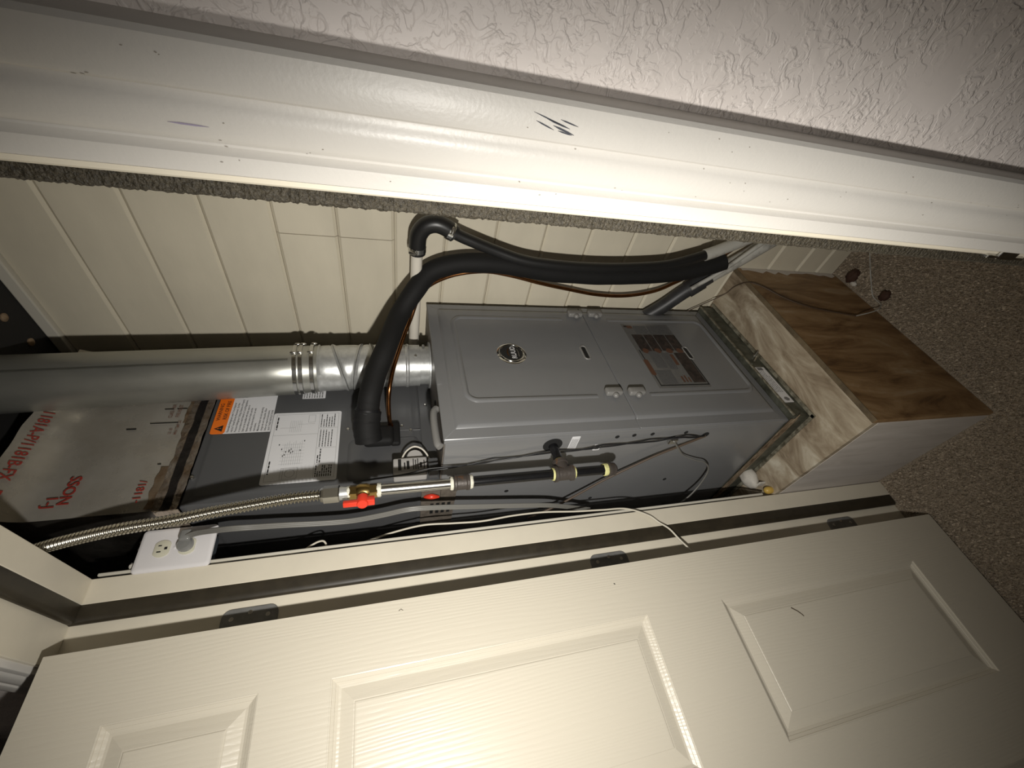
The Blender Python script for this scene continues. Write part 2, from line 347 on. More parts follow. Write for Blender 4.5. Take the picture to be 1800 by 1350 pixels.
bm = nb(); box(bm, (-0.80, 0.122, 0), (-0.76, YW + 0.03, 2.345)); top('wall_left', bm, 'wall_inner', 'dark closet end wall behind the furnace', 'wall', kind='structure')
bm = nb(); box(bm, (1.12, 0.122, 0), (1.16, YW + 0.03, 2.345)); top('wall_right', bm, 'plain_wall', 'beige closet end wall hidden behind the wide white casing', 'wall', kind='structure')

# jambs
def jamb(name, label, lo, hi): 
    t = struct(name, label, 'door frame', (lo[0], lo[1], lo[2])); bm = nb(); box(bm, lo, hi, bev=0.0015, seg=1); obj('jamb_board', bm, 'jamb_paint', t); return t
jl = jamb('trim_2', 'cream hinge-side door jamb in front of the furnace', (XR - 0.019, -0.001, 0), (XR, YB, 2.095))
bm = nb(); box(bm, (XR, 0.094, 0), (XS, YB, ZH + 0.012), bev=0.0012, seg=1); obj('stop', bm, 'jamb_paint', jl)
def bulb(p0, p1, yf, side):
    # extruded bulb weatherstrip between p0 and p1; side = inward direction
    prof = [(0.0, 0.094), (0.0, 0.066), (0.003, 0.062), (0.0075, 0.0625), (0.0105, 0.067), (0.0115, 0.074), (0.0110, 0.083), (0.0118, 0.089), (0.0108, 0.094)]
    bm = nb(); prism(bm, prof, lambda a, b: p0 + side * a + Vector((0, b, 0)), lambda a, b: p1 + side * a + Vector((0, b, 0))); return bm
obj('weatherstrip', bulb(Vector((XR, 0, 0.005)), Vector((XR, 0, ZH + 0.011)), 0, Vector((1, 0, 0))), 'weatherstrip_brown', jl, 50, label='dark brown bulb weatherstrip')
bm = nb(); box(bm, (-0.0725, YB + 0.005, 0.47), (-0.0665, YB + 0.0105, 2.06), bev=0.001, seg=1); obj('edge_bead', bm, 'bead_white', jl, label='white metal edge bead flecked with rust')
for k, (z0, z1) in enumerate(((1.738, 1.836), (0.966, 1.066), (0.203, 0.305))):
    hb = nb(); rings_panel(hb, (-0.012, 0.050, z0, z1), [(0, 0.0016, 0.016), (0.001, 0.0024, 0.015)], lambda a, b, h: Vector((XR + h, a, b)), 5, back=0.0)
    h = obj('hinge', hb, 'hinge_steel', jl, 30, label='grey steel hinge leaf with rounded corners')
    for dz, y in ((0.018, 0.032), (0.5 * (z1 - z0), 0.040), (z1 - z0 - 0.018, 0.032)):
        bm = nb(); lathe(bm, (XR + 0.0022, y, z0 + dz), (XR + 0.01, y, z0 + dz), [(0, 0.0042), (0.0008, 0.0040), (0.0012, 0.0025), (0.0009, 0.001)], 12); obj('screw', bm, 'screw_steel', h, 40)
    bm = nb()
    lathe(bm, (XR + 0.010, -0.008, z0), (XR + 0.010, -0.008, z1), [(0, 0.006), (z1 - z0, 0.006)], 12); obj('knuckle', bm, 'hinge_steel', h, 40)
jh = jamb('trim_3', 'cream head jamb across the top of the closet opening', (XR, -0.001, ZH + 0.012), (XRJ, YB, 2.095))
bm = nb(); box(bm, (XS, 0.094, ZH), (XRJ - 0.012, YB, ZH + 0.012), bev=0.0012, seg=1); obj('stop', bm, 'jamb_paint', jh)
obj('weatherstrip', bulb(Vector((XR + 0.011, 0, ZH + 0.012)), Vector((XRJ, 0, ZH + 0.012)), 0, Vector((0, 0, -1))), 'weatherstrip_brown', jh, 50, label='dark brown bulb weatherstrip')
jr = jamb('trim_4', 'white latch-side jamb edge behind the wide casing', (XRJ, -0.001, 0), (XRJ + 0.019, YB, ZH + 0.012))
bm = nb(); box(bm, (XRJ - 0.012, 0.094, 0), (XRJ, YB, ZH), bev=0.0012, seg=1); obj('stop', bm, 'jamb_paint', jr)
# open-cell foam tape stuck along the latch jamb: real lumpy surface
bm = nb(); nz, rows = 1800, []
for i in range(nz + 1):
    z = 0.004 + (2.055 - 0.004) * i / nz; row = []
    for (xx, yy) in ((0.787, 0.004), (0.7785, 0.003), (0.7760, 0.006), (0.7745, 0.012), (0.7742, 0.019), (0.7755, 0.026), (0.787, 0.028)):
        q = noise.noise(Vector((xx * 300, yy * 300, z * 300))) * 0.0003 + (random.random() - 0.5) * 0.0008
        row.append(bm.verts.new((xx if xx == 0.787 else xx + q, yy + q * 0.6, z)))
    rows.append(row)
for a, b in zip(rows, rows[1:]):
    for k in range(6): bm.faces.new((a[k], a[k + 1], b[k + 1], b[k]))
obj('foam_strip', bm, 'foam_tape', jr, label='brown open-cell foam tape')
bm = nb(); box(bm, (0.7855, -0.004, 0.955), (0.7885, 0.003, 1.005), bev=0.001); box(bm, (0.7852, -0.0042, 0.968), (0.7950, -0.0018, 0.992), bev=0.0008); obj('strike_plate', bm, 'steel', jr, label='bright steel strike plate lip')

# casings: moulded profile (distance from the inner edge, thickness)
CP = [(0, 0), (0, 0.0085), (0.0012, 0.0105), (0.0030, 0.0112), (0.0102, 0.0116), (0.0118, 0.0100), (0.0132, 0.0088), (0.0145, 0.0092), (0.0162, 0.0118), (0.0185, 0.0136), (0.0215, 0.0146), (0.0270, 0.0158), (0.0325, 0.0162), (0.0345, 0.0152), (0.0362, 0.0154), (0.0376, 0.0176), (0.0400, 0.0185), (0.0500, 0.0190), (0.0540, 0.0184), (0.0560, 0.0165), (0.0565, 0.0140), (0.0565, 0)]
X0C = 0.7945
bm = nb(); prism(bm, CP, lambda p, q: Vector((X0C + p, -q, 0.0)), lambda p, q: Vector((X0C + p, -q, ZH + 0.019 + p)))
rc = top('trim_5', bm, 'casing_paint', 'wide moulded white door casing with black scuff marks, nearest the camera', 'trim', 35, kind='structure')
def scuff(pts, m, name, par, lab=None):
    bm = nb()
    for (x, z, dx, dz, wd) in pts:
        a = Vector((x, 0, z)); d = Vector((dx, 0, dz)); nrm = Vector((-dz, 0, dx)).normalized() * wd
        def yy(px):
            p = px - X0C
            for (p0, q0), (p1, q1) in zip(CP[1:], CP[2:]):
                if p0 <= p <= p1 and p1 > p0: return -(q0 + (q1 - q0) * (p - p0) / (p1 - p0)) - 0.00025
            return -0.0192
        vs_ = []
        for t, s in ((0, 0.15), (0.3, 1), (0.7, 0.9), (1, 0.1)):
            for sg in (-1, 1):
                q = a + d * t + nrm * s * sg; vs_.append(bm.verts.new((q.x, yy(q.x), q.z)))
        for k in range(3): bm.faces.new((vs_[2 * k], vs_[2 * k + 1], vs_[2 * k + 3], vs_[2 * k + 2]))
    o = obj(name, bm, m, par, label=lab); return o
scuff([(0.8440, 1.4470, -0.0045, -0.018, 0.00025), (0.8420, 1.4400, -0.0030, -0.013, 0.0004), (0.8395, 1.4360, -0.0030, -0.012, 0.00045), (0.8405, 1.4450, -0.003, -0.010, 0.0003), (0.8375, 1.4330, -0.0012, -0.008, 0.0003), (0.8425, 1.4330, -0.002, -0.010, 0.0003)], 'scuff_ink', 'scuff_mark', rc, 'black smeared scuff')
scuff([(0.8178, 1.6020, -0.0002, -0.015, 0.0004)], 'violet_ink', 'pen_mark', rc, 'faint violet pen stroke')
rs = random.Random(3)
scuff([(X0C + 0.006 + 0.045 * rs.random(), 1.05 + 0.62 * rs.random(), 0.0006 * (rs.random() - 0.5), 0.0005 + 0.0012 * rs.random(), 0.00018 + 0.00012 * rs.random()) for _ in range(46)], 'paint_nick', 'paint_nick', rc, 'tiny dark nicks in the paint')['kind'] = 'stuff'
bm = nb(); prism(bm, CP, lambda p, q: Vector((XR - 0.0075 - p, -q, ZH + 0.019 + p)), lambda p, q: Vector((X0C + p, -q, ZH + 0.019 + p)))
top('trim_6', bm, 'casing_paint', 'moulded white head casing above the open door', 'trim', 35, kind='structure')
bm = nb(); prism(bm, CP, lambda p, q: Vector((XR - 0.0075 - p, -q, 0)), lambda p, q: Vector((XR - 0.0075 - p, -q, ZH + 0.019 + p)))
top('trim_7', bm, 'casing_paint', 'moulded white casing hidden behind the open door', 'trim', 35, kind='structure')

# ------------------------------------------------------------------ the open door
dr = struct('door_1', 'cream moulded panel door standing open at a right angle', 'door', (-0.018, 0, 0.02))
DW, Z0, Z1 = 0.856, 0.02, 2.05
PY = [(0.1055, 0.353), (0.478, 0.7505)]; PZ = [(0.210, 0.823), (1.011, 1.625), (1.734, 1.942)]
bm = nb(); ys = [0, PY[0][0], PY[0][1], PY[1][0], PY[1][1], DW]; zs = [Z0, PZ[0][0], PZ[0][1], PZ[1][0], PZ[1][1], PZ[2][0], PZ[2][1], Z1]
for xf in (0.0, -0.035):
    V = [[bm.verts.new((xf, -y, z)) for z in zs] for y in ys]
    for i in range(5):
        for j in range(7):
            if xf == 0.0 and i in (1, 3) and j in (1, 3, 5): continue
            bm.faces.new((V[i][j], V[i + 1][j], V[i + 1][j + 1], V[i][j + 1]))
    if xf == 0.0: VF = V
per = [(i, 0) for i in range(6)] + [(5, j) for j in range(1, 8)] + [(i, 7) for i in range(4, -1, -1)] + [(0, j) for j in range(6, 0, -1)]
for a, b in zip(per, per[1:] + per[:1]): bm.faces.new((VF[a[0]][a[1]], VF[b[0]][b[1]], V[b[0]][b[1]], V[a[0]][a[1]]))
obj('door_frame', bm, 'door_paint', dr)
RG = [(0, 0, 0.0003), (0.0022, -0.0008, 0.0003), (0.0026, -0.0022, 0.0003), (0.0075, -0.0052, 0.0003), (0.0080, -0.0064, 0.0003), (0.0125, -0.0088, 0.0003), (0.0165, -0.0092, 0.0003), (0.0370, -0.0040, 0.0003), (0.0385, -0.0040, 0.0003), (0.0400, -0.0030, 0.0003), (0.0425, -0.0028, 0.0003)]
for (y0, y1) in PY:
    for (z0, z1) in PZ:
        bm = nb(); rings_panel(bm, (-y1, -y0, z0, z1), RG, lambda a, b, h: Vector((h, a, b)), 0); obj('door_panel', bm, 'door_paint', dr)
def flatmark(pts, wd, f, m, name, par, lab=None):
    bm = nb()
    for (a, b) in zip(pts, pts[1:]):
        d = (Vector(b) - Vector(a)); n_ = Vector((-d.y, d.x)).normalized() * wd; vs_ = [bm.verts.new(f(*(Vector(a) + n_))), bm.verts.new(f(*(Vector(a) - n_))), bm.verts.new(f(*(Vector(b) - n_ * 0.8))), bm.verts.new(f(*(Vector(b) + n_ * 0.8)))]
        bm.faces.new(vs_)
    return obj(name, bm, m, par, label=lab)
flatmark([(-0.149, 0.655), (-0.1565, 0.645), (-0.158, 0.643), (-0.166, 0.636), (-0.170, 0.634)], 0.0014, lambda a, b: Vector((-0.0024, a, b)), 'wire_brown', 'scratch', dr, 'dark scratch on the lower panel')
flatmark([(-0.0195, 1.512), (-0.017, 1.508), (-0.020, 1.504)], 0.0006, lambda a, b: Vector((0.0003, a, b)), 'wire_brown', 'scratch', dr, 'small nick near the hinge edge')
flatmark([(-0.037, 1.063), (-0.039, 1.060)], 0.0011, lambda a, b: Vector((0.0003, a, b)), 'black_print', 'scratch', dr, 'small dark dot')

# ================================================================== PLATFORM
pf = thing('furnace_platform', 'stained plywood box platform under the furnace', 'platform', (0.0, 0.45, 0))
XP, YP, ZP = 0.3006, 0.1415, 0.429
bm = nb(); box(bm, (-0.755, YP, ZP - 0.018), (XP - 0.013, YW - 0.001, ZP), bev=0.001, seg=1); obj('top_board', bm, 'ply_top', pf)
bm = nb(); box(bm, (XP - 0.013, YP, 0.003), (XP, YW - 0.001, ZP - 0.001), bev=0.0012, seg=1); obj('front_board', bm, 'ply_front', pf)
bm = nb(); box(bm, (-0.755, YP, 0.003), (XP - 0.0135, YP + 0.013, ZP - 0.0185), bev=0.001, seg=1); obj('side_board', bm, 'ply_side', pf)
bm = nb(); box(bm, (XP - 0.0125, YP + 0.0005, ZP - 0.0009), (XP + 0.0012, YW - 0.002, ZP + 0.0012), bev=0.0004, seg=1); obj('edge_strip', bm, 'ply_edge', pf)
bm = nb()
pts = [(XP + 0.0004, YW - 0.002 - 0.02 * random.random() * (1 if i % 2 else 0.4) - 0.008, 0.01 + 0.40 * i / 16) for i in range(17)]
for a, b in zip(pts, pts[1:]):
    bm.faces.new([bm.verts.new((XP + 0.0006, YW - 0.0015, a[2])), bm.verts.new(a), bm.verts.new(b), bm.verts.new((XP + 0.0006, YW - 0.0015, b[2]))])
obj('plaster_smear', bm, 'ply_side', pf, label='greyish plaster smear along the wall edge')

# ================================================================== FURNACE BASE
Mb = MF
fb = thing('furnace_stand', 'galvanized sheet metal base frame between furnace and plywood', 'base frame', G(-0.34, 0.24, ZP))
bm = nb(); box(bm, (-0.70, -0.004, ZP + 0.0005), (0.013, 0.489, 0.487), Mb, bev=0.0015, seg=1); obj('frame', bm, 'base_metal', fb)
bm = nb(); box(bm, (-0.70, -0.013, ZP + 0.0008), (0.022, -0.0045, ZP + 0.006), Mb); box(bm, (0.0135, -0.013, ZP + 0.0008), (0.023, 0.498, ZP + 0.006), Mb); obj('bottom_lip', bm, 'base_lip', fb)
bm = nb(); box(bm, (-0.55, -0.006, 0.472), (0.006, -0.0042, 0.493), Mb)
for k in range(40):
    n = -0.54 + 0.54 * random.random(); z = 0.474 + 0.016 * random.random(); box(bm, (n, -0.0075, z), (n + 0.01 + 0.03 * random.random(), -0.0055, z + 0.002), Mb)
obj('gasket', bm, 'rusty_gasket', fb, label='crumbling rusty gasket strip')
bm = nb(); box(bm, (0.0132, 0.0, 0.4835), (0.0175, 0.486, 0.4905), Mb, bev=0.001, seg=1); obj('top_lip', bm, 'base_lip', fb)
FR = lambda h: (lambda a, b, hh: G(h + hh, a, b))
bm = nb(); rings_panel(bm, (0.047, 0.187, 0.445, 0.479), [(0, 0.0005, 0.001), (0.0004, 0.0006, 0.001)], FR(0.0132), 2, back=0.0); stk = obj('sticker', bm, 'label_white', fb, label='white printed sticker')
bm = nb()
def bars(bm, rect, rows, f, fill=0.6, horiz=True, minw=0.2, blocks=7):
    a0, a1, b0, b1 = rect; h = (b1 - b0) / rows
    for r in range(rows):
        y1_ = b1 - r * h; y0_ = y1_ - h * fill; x = a0
        stop = a1 if random.random() < 0.75 else a0 + (a1 - a0) * (0.4 + 0.5 * random.random())
        while x < stop - 1e-5:
            wd = (a1 - a0) / blocks * (0.3 + 1.0 * random.random()); x1_ = min(x + wd, stop)
            bm.faces.new([bm.verts.new(f(p, q, 0.0)) for p, q in ((x, y0_), (x1_, y0_), (x1_, y1_), (x, y1_))]); x = x1_ + (a1 - a0) / blocks * 0.18
bars(bm, (0.085, 0.170, 0.449, 0.475), 4, FR(0.0141), 0.35, blocks=9); obj('print', bm, 'grey_print', stk)
bm = nb(); box(bm, (0.01391, 0.173, 0.455), (0.0141, 0.185, 0.474), Mb); ball(bm, (0.0141, 0.060, 0.461), 0.008, Mb, (0.02, 1, 1.2), 1); obj('print', bm, 'grey_print', stk)
bm = nb(); lathe(bm, G(0.012, 0.238, 0.440), G(0.04, 0.238, 0.440), [(0, 0.006), (0.003, 0.006), (0.0035, 0.003), (0.020, 0.0028), (0.021, 0.001)], 10); obj('bolt', bm, 'screw_steel', fb, 40)
bm = nb(); sweep(bm, spline([G(0.014, 0.236, 0.440), G(0.022, 0.222, 0.452), G(0.020, 0.208, 0.468)], 5), 0.0022, 6); obj('wire_clip', bm, 'screw_steel', fb, 60)

# ================================================================== FURNACE
FB, FT, FWD = 0.4905, 1.4136, 0.4840
fu = thing('furnace', 'grey sheet metal gas furnace with two front doors and round emblem', 'furnace', G(-0.34, 0.24, FB))
bm = nb(); box(bm, (-0.70, 0.0, FB), (-0.014, FWD, FT - 0.004), Mb, bev=0.003); cab = obj('cabinet', bm, 'furnace_grey', fu)
bm = nb(); box(bm, (-0.0145, -0.0012, FB), (-0.0035, FWD + 0.001, FT - 0.001), Mb, bev=0.0015); obj('front_flange', bm, 'furnace_grey', fu)
ZS = 0.9455
def furnace_door(z0, z1, up):
    bm = nb(); rings_panel(bm, (0.001, FWD - 0.001, z0, z1), [(0, 0.000, 0.002), (0.0015, 0.0015, 0.002), (0.027, 0.0018, 0.002), (0.032, 0.0068, 0.002), (0.036, 0.0078, 0.002), (0.050, 0.0078, 0.002)], FR(-0.003), 4, back=-0.001, sd=(1, 1, 0.03, 1) if up else (1, 1, 1, 0.03))
    d = obj('upper_door' if up else 'lower_door', bm, 'furnace_grey', fu, 38)
    # U-shaped pressed bead, open towards the joint between the doors
    za, zb = (1.022, 1.350) if up else (0.872, 0.535); r = 0.028; s = 1 if up else -1
    path = [(0.103, za), (0.103, zb - s * r)] + [(0.103 + r - r * math.cos(t * math.pi / 12), zb - s * r + s * r * math.sin(t * math.pi / 12)) for t in range(1, 6)] + [(0.103 + r, zb), (0.415 - r, zb)] + [(0.415 - r + r * math.sin(t * math.pi / 12), zb - s * r + s * r * math.cos(t * math.pi / 12)) for t in range(1, 6)] + [(0.415, zb - s * r), (0.415, za)]
    bm = nb(); n = len(path); R = []
    for i, (u, z) in enumerate(path):
        t = Vector(path[min(i + 1, n - 1)]) - Vector(path[max(i - 1, 0)]); q = Vector((-t.y, t.x)).normalized(); e = 0.25 if i in (0, n - 1) else 1.0
        R.append([bm.verts.new(G(0.0046 + h * e, u + q.x * o_, z + q.y * o_)) for o_, h in ((-0.0075, 0), (-0.0045, 0.0030), (-0.0015, 0.0042), (0.0015, 0.0042), (0.0045, 0.0030), (0.0075, 0))])
    for A, B in zip(R, R[1:]):
        for k in range(5): bm.faces.new((A[k], A[k + 1], B[k + 1], B[k]))
    obj('pressed_bead', bm, 'furnace_grey', d, 60)
    return d
du = furnace_door(ZS + 0.0012, FT, True); dl = furnace_door(FB + 0.001, ZS - 0.0012, False)
def latch(u, z, par):
    bm = nb(); box(bm, (0.0046, u - 0.011, z - 0.023), (0.020, u + 0.011, z + 0.023), Mb, bev=0.005, seg=3); l = obj('latch', bm, 'latch_grey', par, 45)
    bm = nb(); ball(bm, (0.014, u - 0.014, z), 0.0085, Mb, (0.9, 1, 1), 2); obj('latch_knob', bm, 'latch_grey', l, 60)
latch(0.434, 0.975, du); latch(0.110, 0.978, du); latch(0.436, 0.908, dl); latch(0.108, 0.9135, dl)
def slot(u, z, par):
    f = FR(0.0046); bm = nb(); rings_panel(bm, (u - 0.030, u + 0.030, z - 0.0115, z + 0.0115), [(0, 0.0, 0.0115), (0.002, 0.0025, 0.0095), (0.0045, 0.002, 0.007), (0.0055, -0.0005, 0.006)], f, 6); s = obj('viewing_slot', bm, 'latch_grey', par, 50, label='oval viewing slot')
    bm = nb(); rings_panel(bm, (u - 0.0235, u + 0.0235, z - 0.0055, z + 0.0055), [(0, 0.0004, 0.0055), (0.001, 0.0006, 0.0045)], f, 6); obj('slot_glass', bm, 'wire_black', s)
slot(0.266, 0.998, du); slot(0.262, 0.664, dl)
# emblem
EU, EZ, ER = 0.2625, 1.2105, 0.0330
em = nb(); lathe(em, G(0.0046, EU, EZ), G(0.03, EU, EZ), [(0, 0.040), (0.0008, 0.0385), (0.0012, 0.0350), (0.0028, 0.0345), (0.0045, 0.0330), (0.0045, 0.0310), (0.0030, 0.0298), (0.0028, 0.0005)], 40); e = obj('emblem', em, 'chrome', du, 40, label='round black and chrome emblem')
bm = nb(); lathe(bm, G(0.0070, EU, EZ), G(0.03, EU, EZ), [(0, 0.0297), (0.0008, 0.0290), (0.0012, 0.0005)], 40); obj('emblem_disc', bm, 'black_print', e, 40)
bm = textmesh('RUUD', 0.0185, lambda x, y, h: G(0.0090, EU + x, EZ - 0.004 + y), weight=0.02, squeeze=0.92); obj('lettering', bm, 'label_white', e)
flatmark([(-0.012, 0.0105), (-0.003, 0.0125), (0.006, 0.0115), (0.016, 0.007)], 0.0013, lambda a, b: G(0.0088, EU + a, EZ + b), 'copper', 'flame_stroke', e)
flatmark([(-0.015, -0.0165), (0.0, -0.0175), (0.014, -0.0155)], 0.0009, lambda a, b: G(0.0088, EU + a, EZ + b), 'screw_steel', 'underline', e)
# instruction label on the lower door (pictograms, dark brown blocks, grey print)
f = FR(0.0046); bm = nb(); rings_panel(bm, (0.122, 0.397, 0.668, 0.834), [(0, 0.0004, 0.002), (0.0005, 0.0006, 0.002)], f, 2); lab = obj('instruction_label', bm, 'sticker_clear', dl, label='dark pictogram warning label')
f2 = FR(0.0055)
def quadmesh(rects, f, h=0.0):
    bm = nb()
    for a0, a1, b0, b1 in rects: bm.faces.new([bm.verts.new(f(p, q, h)) for p, q in ((a0, b0), (a1, b0), (a1, b1), (a0, b1))])
    return bm
obj('print', quadmesh([(0.349, 0.388, 0.752, 0.796), (0.349, 0.388, 0.676, 0.748), (0.20, 0.27, 0.765, 0.800), (0.137, 0.190, 0.765, 0.815), (0.195, 0.262, 0.735, 0.76)], f2), 'sticker_text', lab)
obj('print', quadmesh([(0.270, 0.345, 0.782, 0.818), (0.270, 0.345, 0.748, 0.779), (0.272, 0.345, 0.706, 0.745), (0.272, 0.345, 0.672, 0.703), (0.140, 0.262, 0.674, 0.715)], f2), 'sticker_sepia', lab)
bm = nb()
for z in (0.803, 0.764, 0.724, 0.688): lathe(bm, G(0.00545, 0.273, z), G(0.02, 0.273, z), [(0, 0.0125), (0.0002, 0.0005)], 16)
for (u0, u1, z) in ((0.170, 0.235, 0.824),): rings_panel(bm, (u0, u1, z - 0.0075, z + 0.0075), [(0, 0.0001, 0.007), (0.001, 0.0002, 0.006)], f2, 4)
for (a0, a1, b0, b1) in ((0.21, 0.255, 0.722, 0.733), (0.375, 0.388, 0.800, 0.818), (0.142, 0.165, 0.740, 0.746), (0.142, 0.168, 0.730, 0.735), (0.142, 0.160, 0.720, 0.725)): bm.faces.new([bm.verts.new(f2(p, q, 0.0002)) for p, q in ((a0, b0), (a1, b0), (a1, b1), (a0, b1))])
obj('print', bm, 'sticker_rust', lab)
obj('print', quadmesh([(0.130, 0.170, 0.8225, 0.8255), (0.235, 0.275, 0.8225, 0.8255), (0.130, 0.134, 0.671, 0.8255), (0.130, 0.345, 0.668, 0.672), (0.3805, 0.3885, 0.817, 0.8275)], FR(0.00548)), 'black_print', lab)
bm = textmesh('!', 0.011, lambda x, y, h: G(0.0058, 0.3845 + x, 0.8225 + y), weight=0.01); obj('lettering', bm, 'sticker_rust', lab)
# left side of the cabinet
S = lambda n, z, h=0.0: G(n, -h, z)
def knock(n, z, r=0.0056):
    bm = nb(); lathe(bm, S(n, z, -0.0005), S(n, z, 0.01), [(0, r), (0.0012, r), (0.0016, r * 0.7), (0.0012, 0.0005)], 14); obj('hole_plug', bm, 'dark_hole', cab)
for n, z in ((-0.029, 0.998), (-0.027, 0.9525), (-0.027, 0.9015), (-0.0295, 0.8026), (-0.062, 0.8345), (-0.2345, 1.2371), (-0.3213, 0.9701), (-0.2558, 0.7518)): knock(n, z)
knock(-0.0453, 0.7344, 0.010); 
bm = nb(); lathe(bm, S(-0.044, 1.160, -0.0005), S(-0.044, 1.160, 0.02), [(0, 0.0235), (0.0015, 0.0235), (0.0018, 0.018), (0.0010, 0.0005)], 28); obj('pipe_hole', bm, 'dark_hole', cab, 40)
bm = nb(); rings_panel(bm, (-0.069, -0.017, 1.097, 1.118), [(0, 0.0004, 0.002), (0.0004, 0.0006, 0.002)], lambda a, b, h: S(a, b, h + 0.0002), 2, back=0.0); sk = obj('sticker', bm, 'label_white', cab, label='small white sticker')
bm = nb()
for k in range(6): box(bm, (-0.064, -0.0010, 1.100 + k * 0.0029), (-0.026, -0.0009, 1.1011 + k * 0.0029), Mb)
obj('print', bm, 'grey_print', sk)
bm = nb(); rings_panel(bm, (-0.078, -0.055, 1.030, 1.048), [(0, 0.0004, 0.002), (0.0004, 0.0006, 0.002)], lambda a, b, h: S(a, b, h + 0.0002), 2, back=0.0); sk = obj('sticker', bm, 'label_white', cab, label='tiny white inspection sticker')
bm = nb(); box(bm, (-0.074, -0.0010, 1.033), (-0.060, -0.0009, 1.043), Mb); obj('print', bm, 'grey_print', sk)
# top of the cabinet: dirty sheet and grey hose behind the upper door
bm = nb(); box(bm, (-0.172, 0.004, FT - 0.006), (-0.016, FWD - 0.004, FT - 0.002), Mb); obj('top_sheet', bm, 'tape_brown', fu)
bm = nb(); sweep(bm, spline([G(-0.030, 0.005, FT + 0.004), G(-0.030, 0.018, FT + 0.010), G(-0.032, 0.070, FT + 0.012), G(-0.034, 0.105, FT + 0.010), G(-0.036, 0.118, FT + 0.002)], 6), 0.0085, 12); obj('grey_hose', bm, 'latch_grey', fu, 60)
bm = nb(); sweep(bm, spline([G(-0.052, 0.012, FT + 0.002), G(-0.054, 0.06, FT + 0.006), G(-0.055, 0.16, FT + 0.002)], 6), 0.003, 8); obj('wire_loom', bm, 'wire_black', fu, 60)

# ================================================================== COIL CABINET
CN, CZ0, CZ1, CU1 = -0.170, 1.4105, 1.935, 0.447
co = thing('coil_cabinet', 'dark grey evaporator coil cabinet standing on the furnace', 'coil cabinet', G(-0.43, 0.22, CZ0))
bm = nb(); box(bm, (-0.70, 0.0, CZ0), (CN - 0.004, CU1, CZ1), Mb, bev=0.005, seg=3); cob = obj('cabinet', bm, 'coil_grey', co, 40)
bm = nb(); rings_panel(bm, (0.003, CU1 - 0.003, 1.447, CZ1 - 0.002), [(0, 0.0, 0.004), (0.0015, 0.0015, 0.004), (0.012, 0.0017, 0.004), (0.017, 0.0040, 0.012), (0.021, 0.0045, 0.014)], FR(CN - 0.0045), 4); cfp = obj('front_panel', bm, 'coil_grey', co, 38)
bm = nb(); box(bm, (CN - 0.004, 0.001, CZ0), (CN + 0.003, CU1 - 0.001, 1.445), Mb, bev=0.002); obj('lower_rail', bm, 'coil_grey', co)
bm = nb(); box(bm, (CN - 0.002, 0.1645, 1.446), (CN + 0.0012, 0.1655, 1.500), Mb); obj('panel_seam', bm, 'grey_print', co)
bm = nb(); rings_panel(bm, (0.020, 0.145, 1.452, 1.620), [(0, 0.0, 0.02), (0.006, 0.003, 0.02), (0.012, 0.0035, 0.02)], FR(CN - 0.0002), 5); obj('pressed_recess', bm, 'coil_grey', cfp, 50)
for u, z in ((0.068, 1.927), (0.177, 1.622), (0.179, 1.492), (0.164, 1.470), (0.246, 1.428), (0.33, 1.43)):
    n = CN + (0.003 if z < 1.446 else 0.0); bm = nb(); lathe(bm, G(n - 0.003, u, z), G(n + 0.02, u, z), [(0, 0.0045), (0.004, 0.0045), (0.0052, 0.0038), (0.0064, 0.0032), (0.0068, 0.0005)], 8); obj('screw', bm, 'screw_steel', co, 35)
CF = FR(CN + 0.0005)
# orange and white fire warning label
bm = nb(); rings_panel(bm, (0.182, 0.310, 1.7965, 1.8955), [(0, 0.0002, 0.001), (0.0004, 0.0004, 0.001)], CF, 3); wl = obj('warning_label', bm, 'label_white', cfp, label='orange and white fire warning label')
bm = nb(); rings_panel(bm, (0.182, 0.310, 1.892, 1.9225), [(0, 0.0003, 0.006), (0.0004, 0.0006, 0.006)], CF, 4); obj('header', bm, 'label_orange', wl, label='orange header')
T = lambda u, z, h=0.0013: (lambda x, y, d: G(CN + h, u + x, z + y))
obj('lettering', textmesh('WARNING', 0.0112, T(0.250, 1.9135), weight=0.012, squeeze=1.0), 'black_print', wl)
obj('lettering', textmesh('RISK OF FIRE', 0.0112, T(0.255, 1.9003), weight=0.012, squeeze=0.95), 'black_print', wl)
bm = nb(); bm.faces.new([bm.verts.new(G(CN + 0.0012, u, z)) for u, z in ((0.1885, 1.8985), (0.2080, 1.8985), (0.19825, 1.9165))]); obj('hazard_triangle', bm, 'black_print', wl)
obj('lettering', textmesh('!', 0.0125, T(0.19825, 1.9055, 0.0015), weight=0.015), 'label_orange', wl)
LINES = ['Flammable Refrigerant used. To be Repaired', 'only by Trained Service Personnel.  Do Not', 'Puncture Refrigerant Tubing. Dispose of Properly', 'in accordance with Federal or Local Regulations.', 'Shall not be installed with ducts open to', 'flames without area of attic and the', 'auxiliary devices listed for use with', 'instructions.', 'Maximum heater size and operating', 'charge see unit rating plate. Allow', 'follow all required instructions.', 'SAVE THESE INSTRUCTIONS']
bm = nb()
for k, s in enumerate(LINES):
    t = textmesh(s, 0.0064, (lambda kk: lambda x, y, d: G(CN + 0.0012, 0.1855 + x, 1.8865 - kk * 0.0078 + y))(k), align='LEFT', weight=0.006, squeeze=0.80); merge(bm, t)
obj('print', bm, 'black_print', wl)
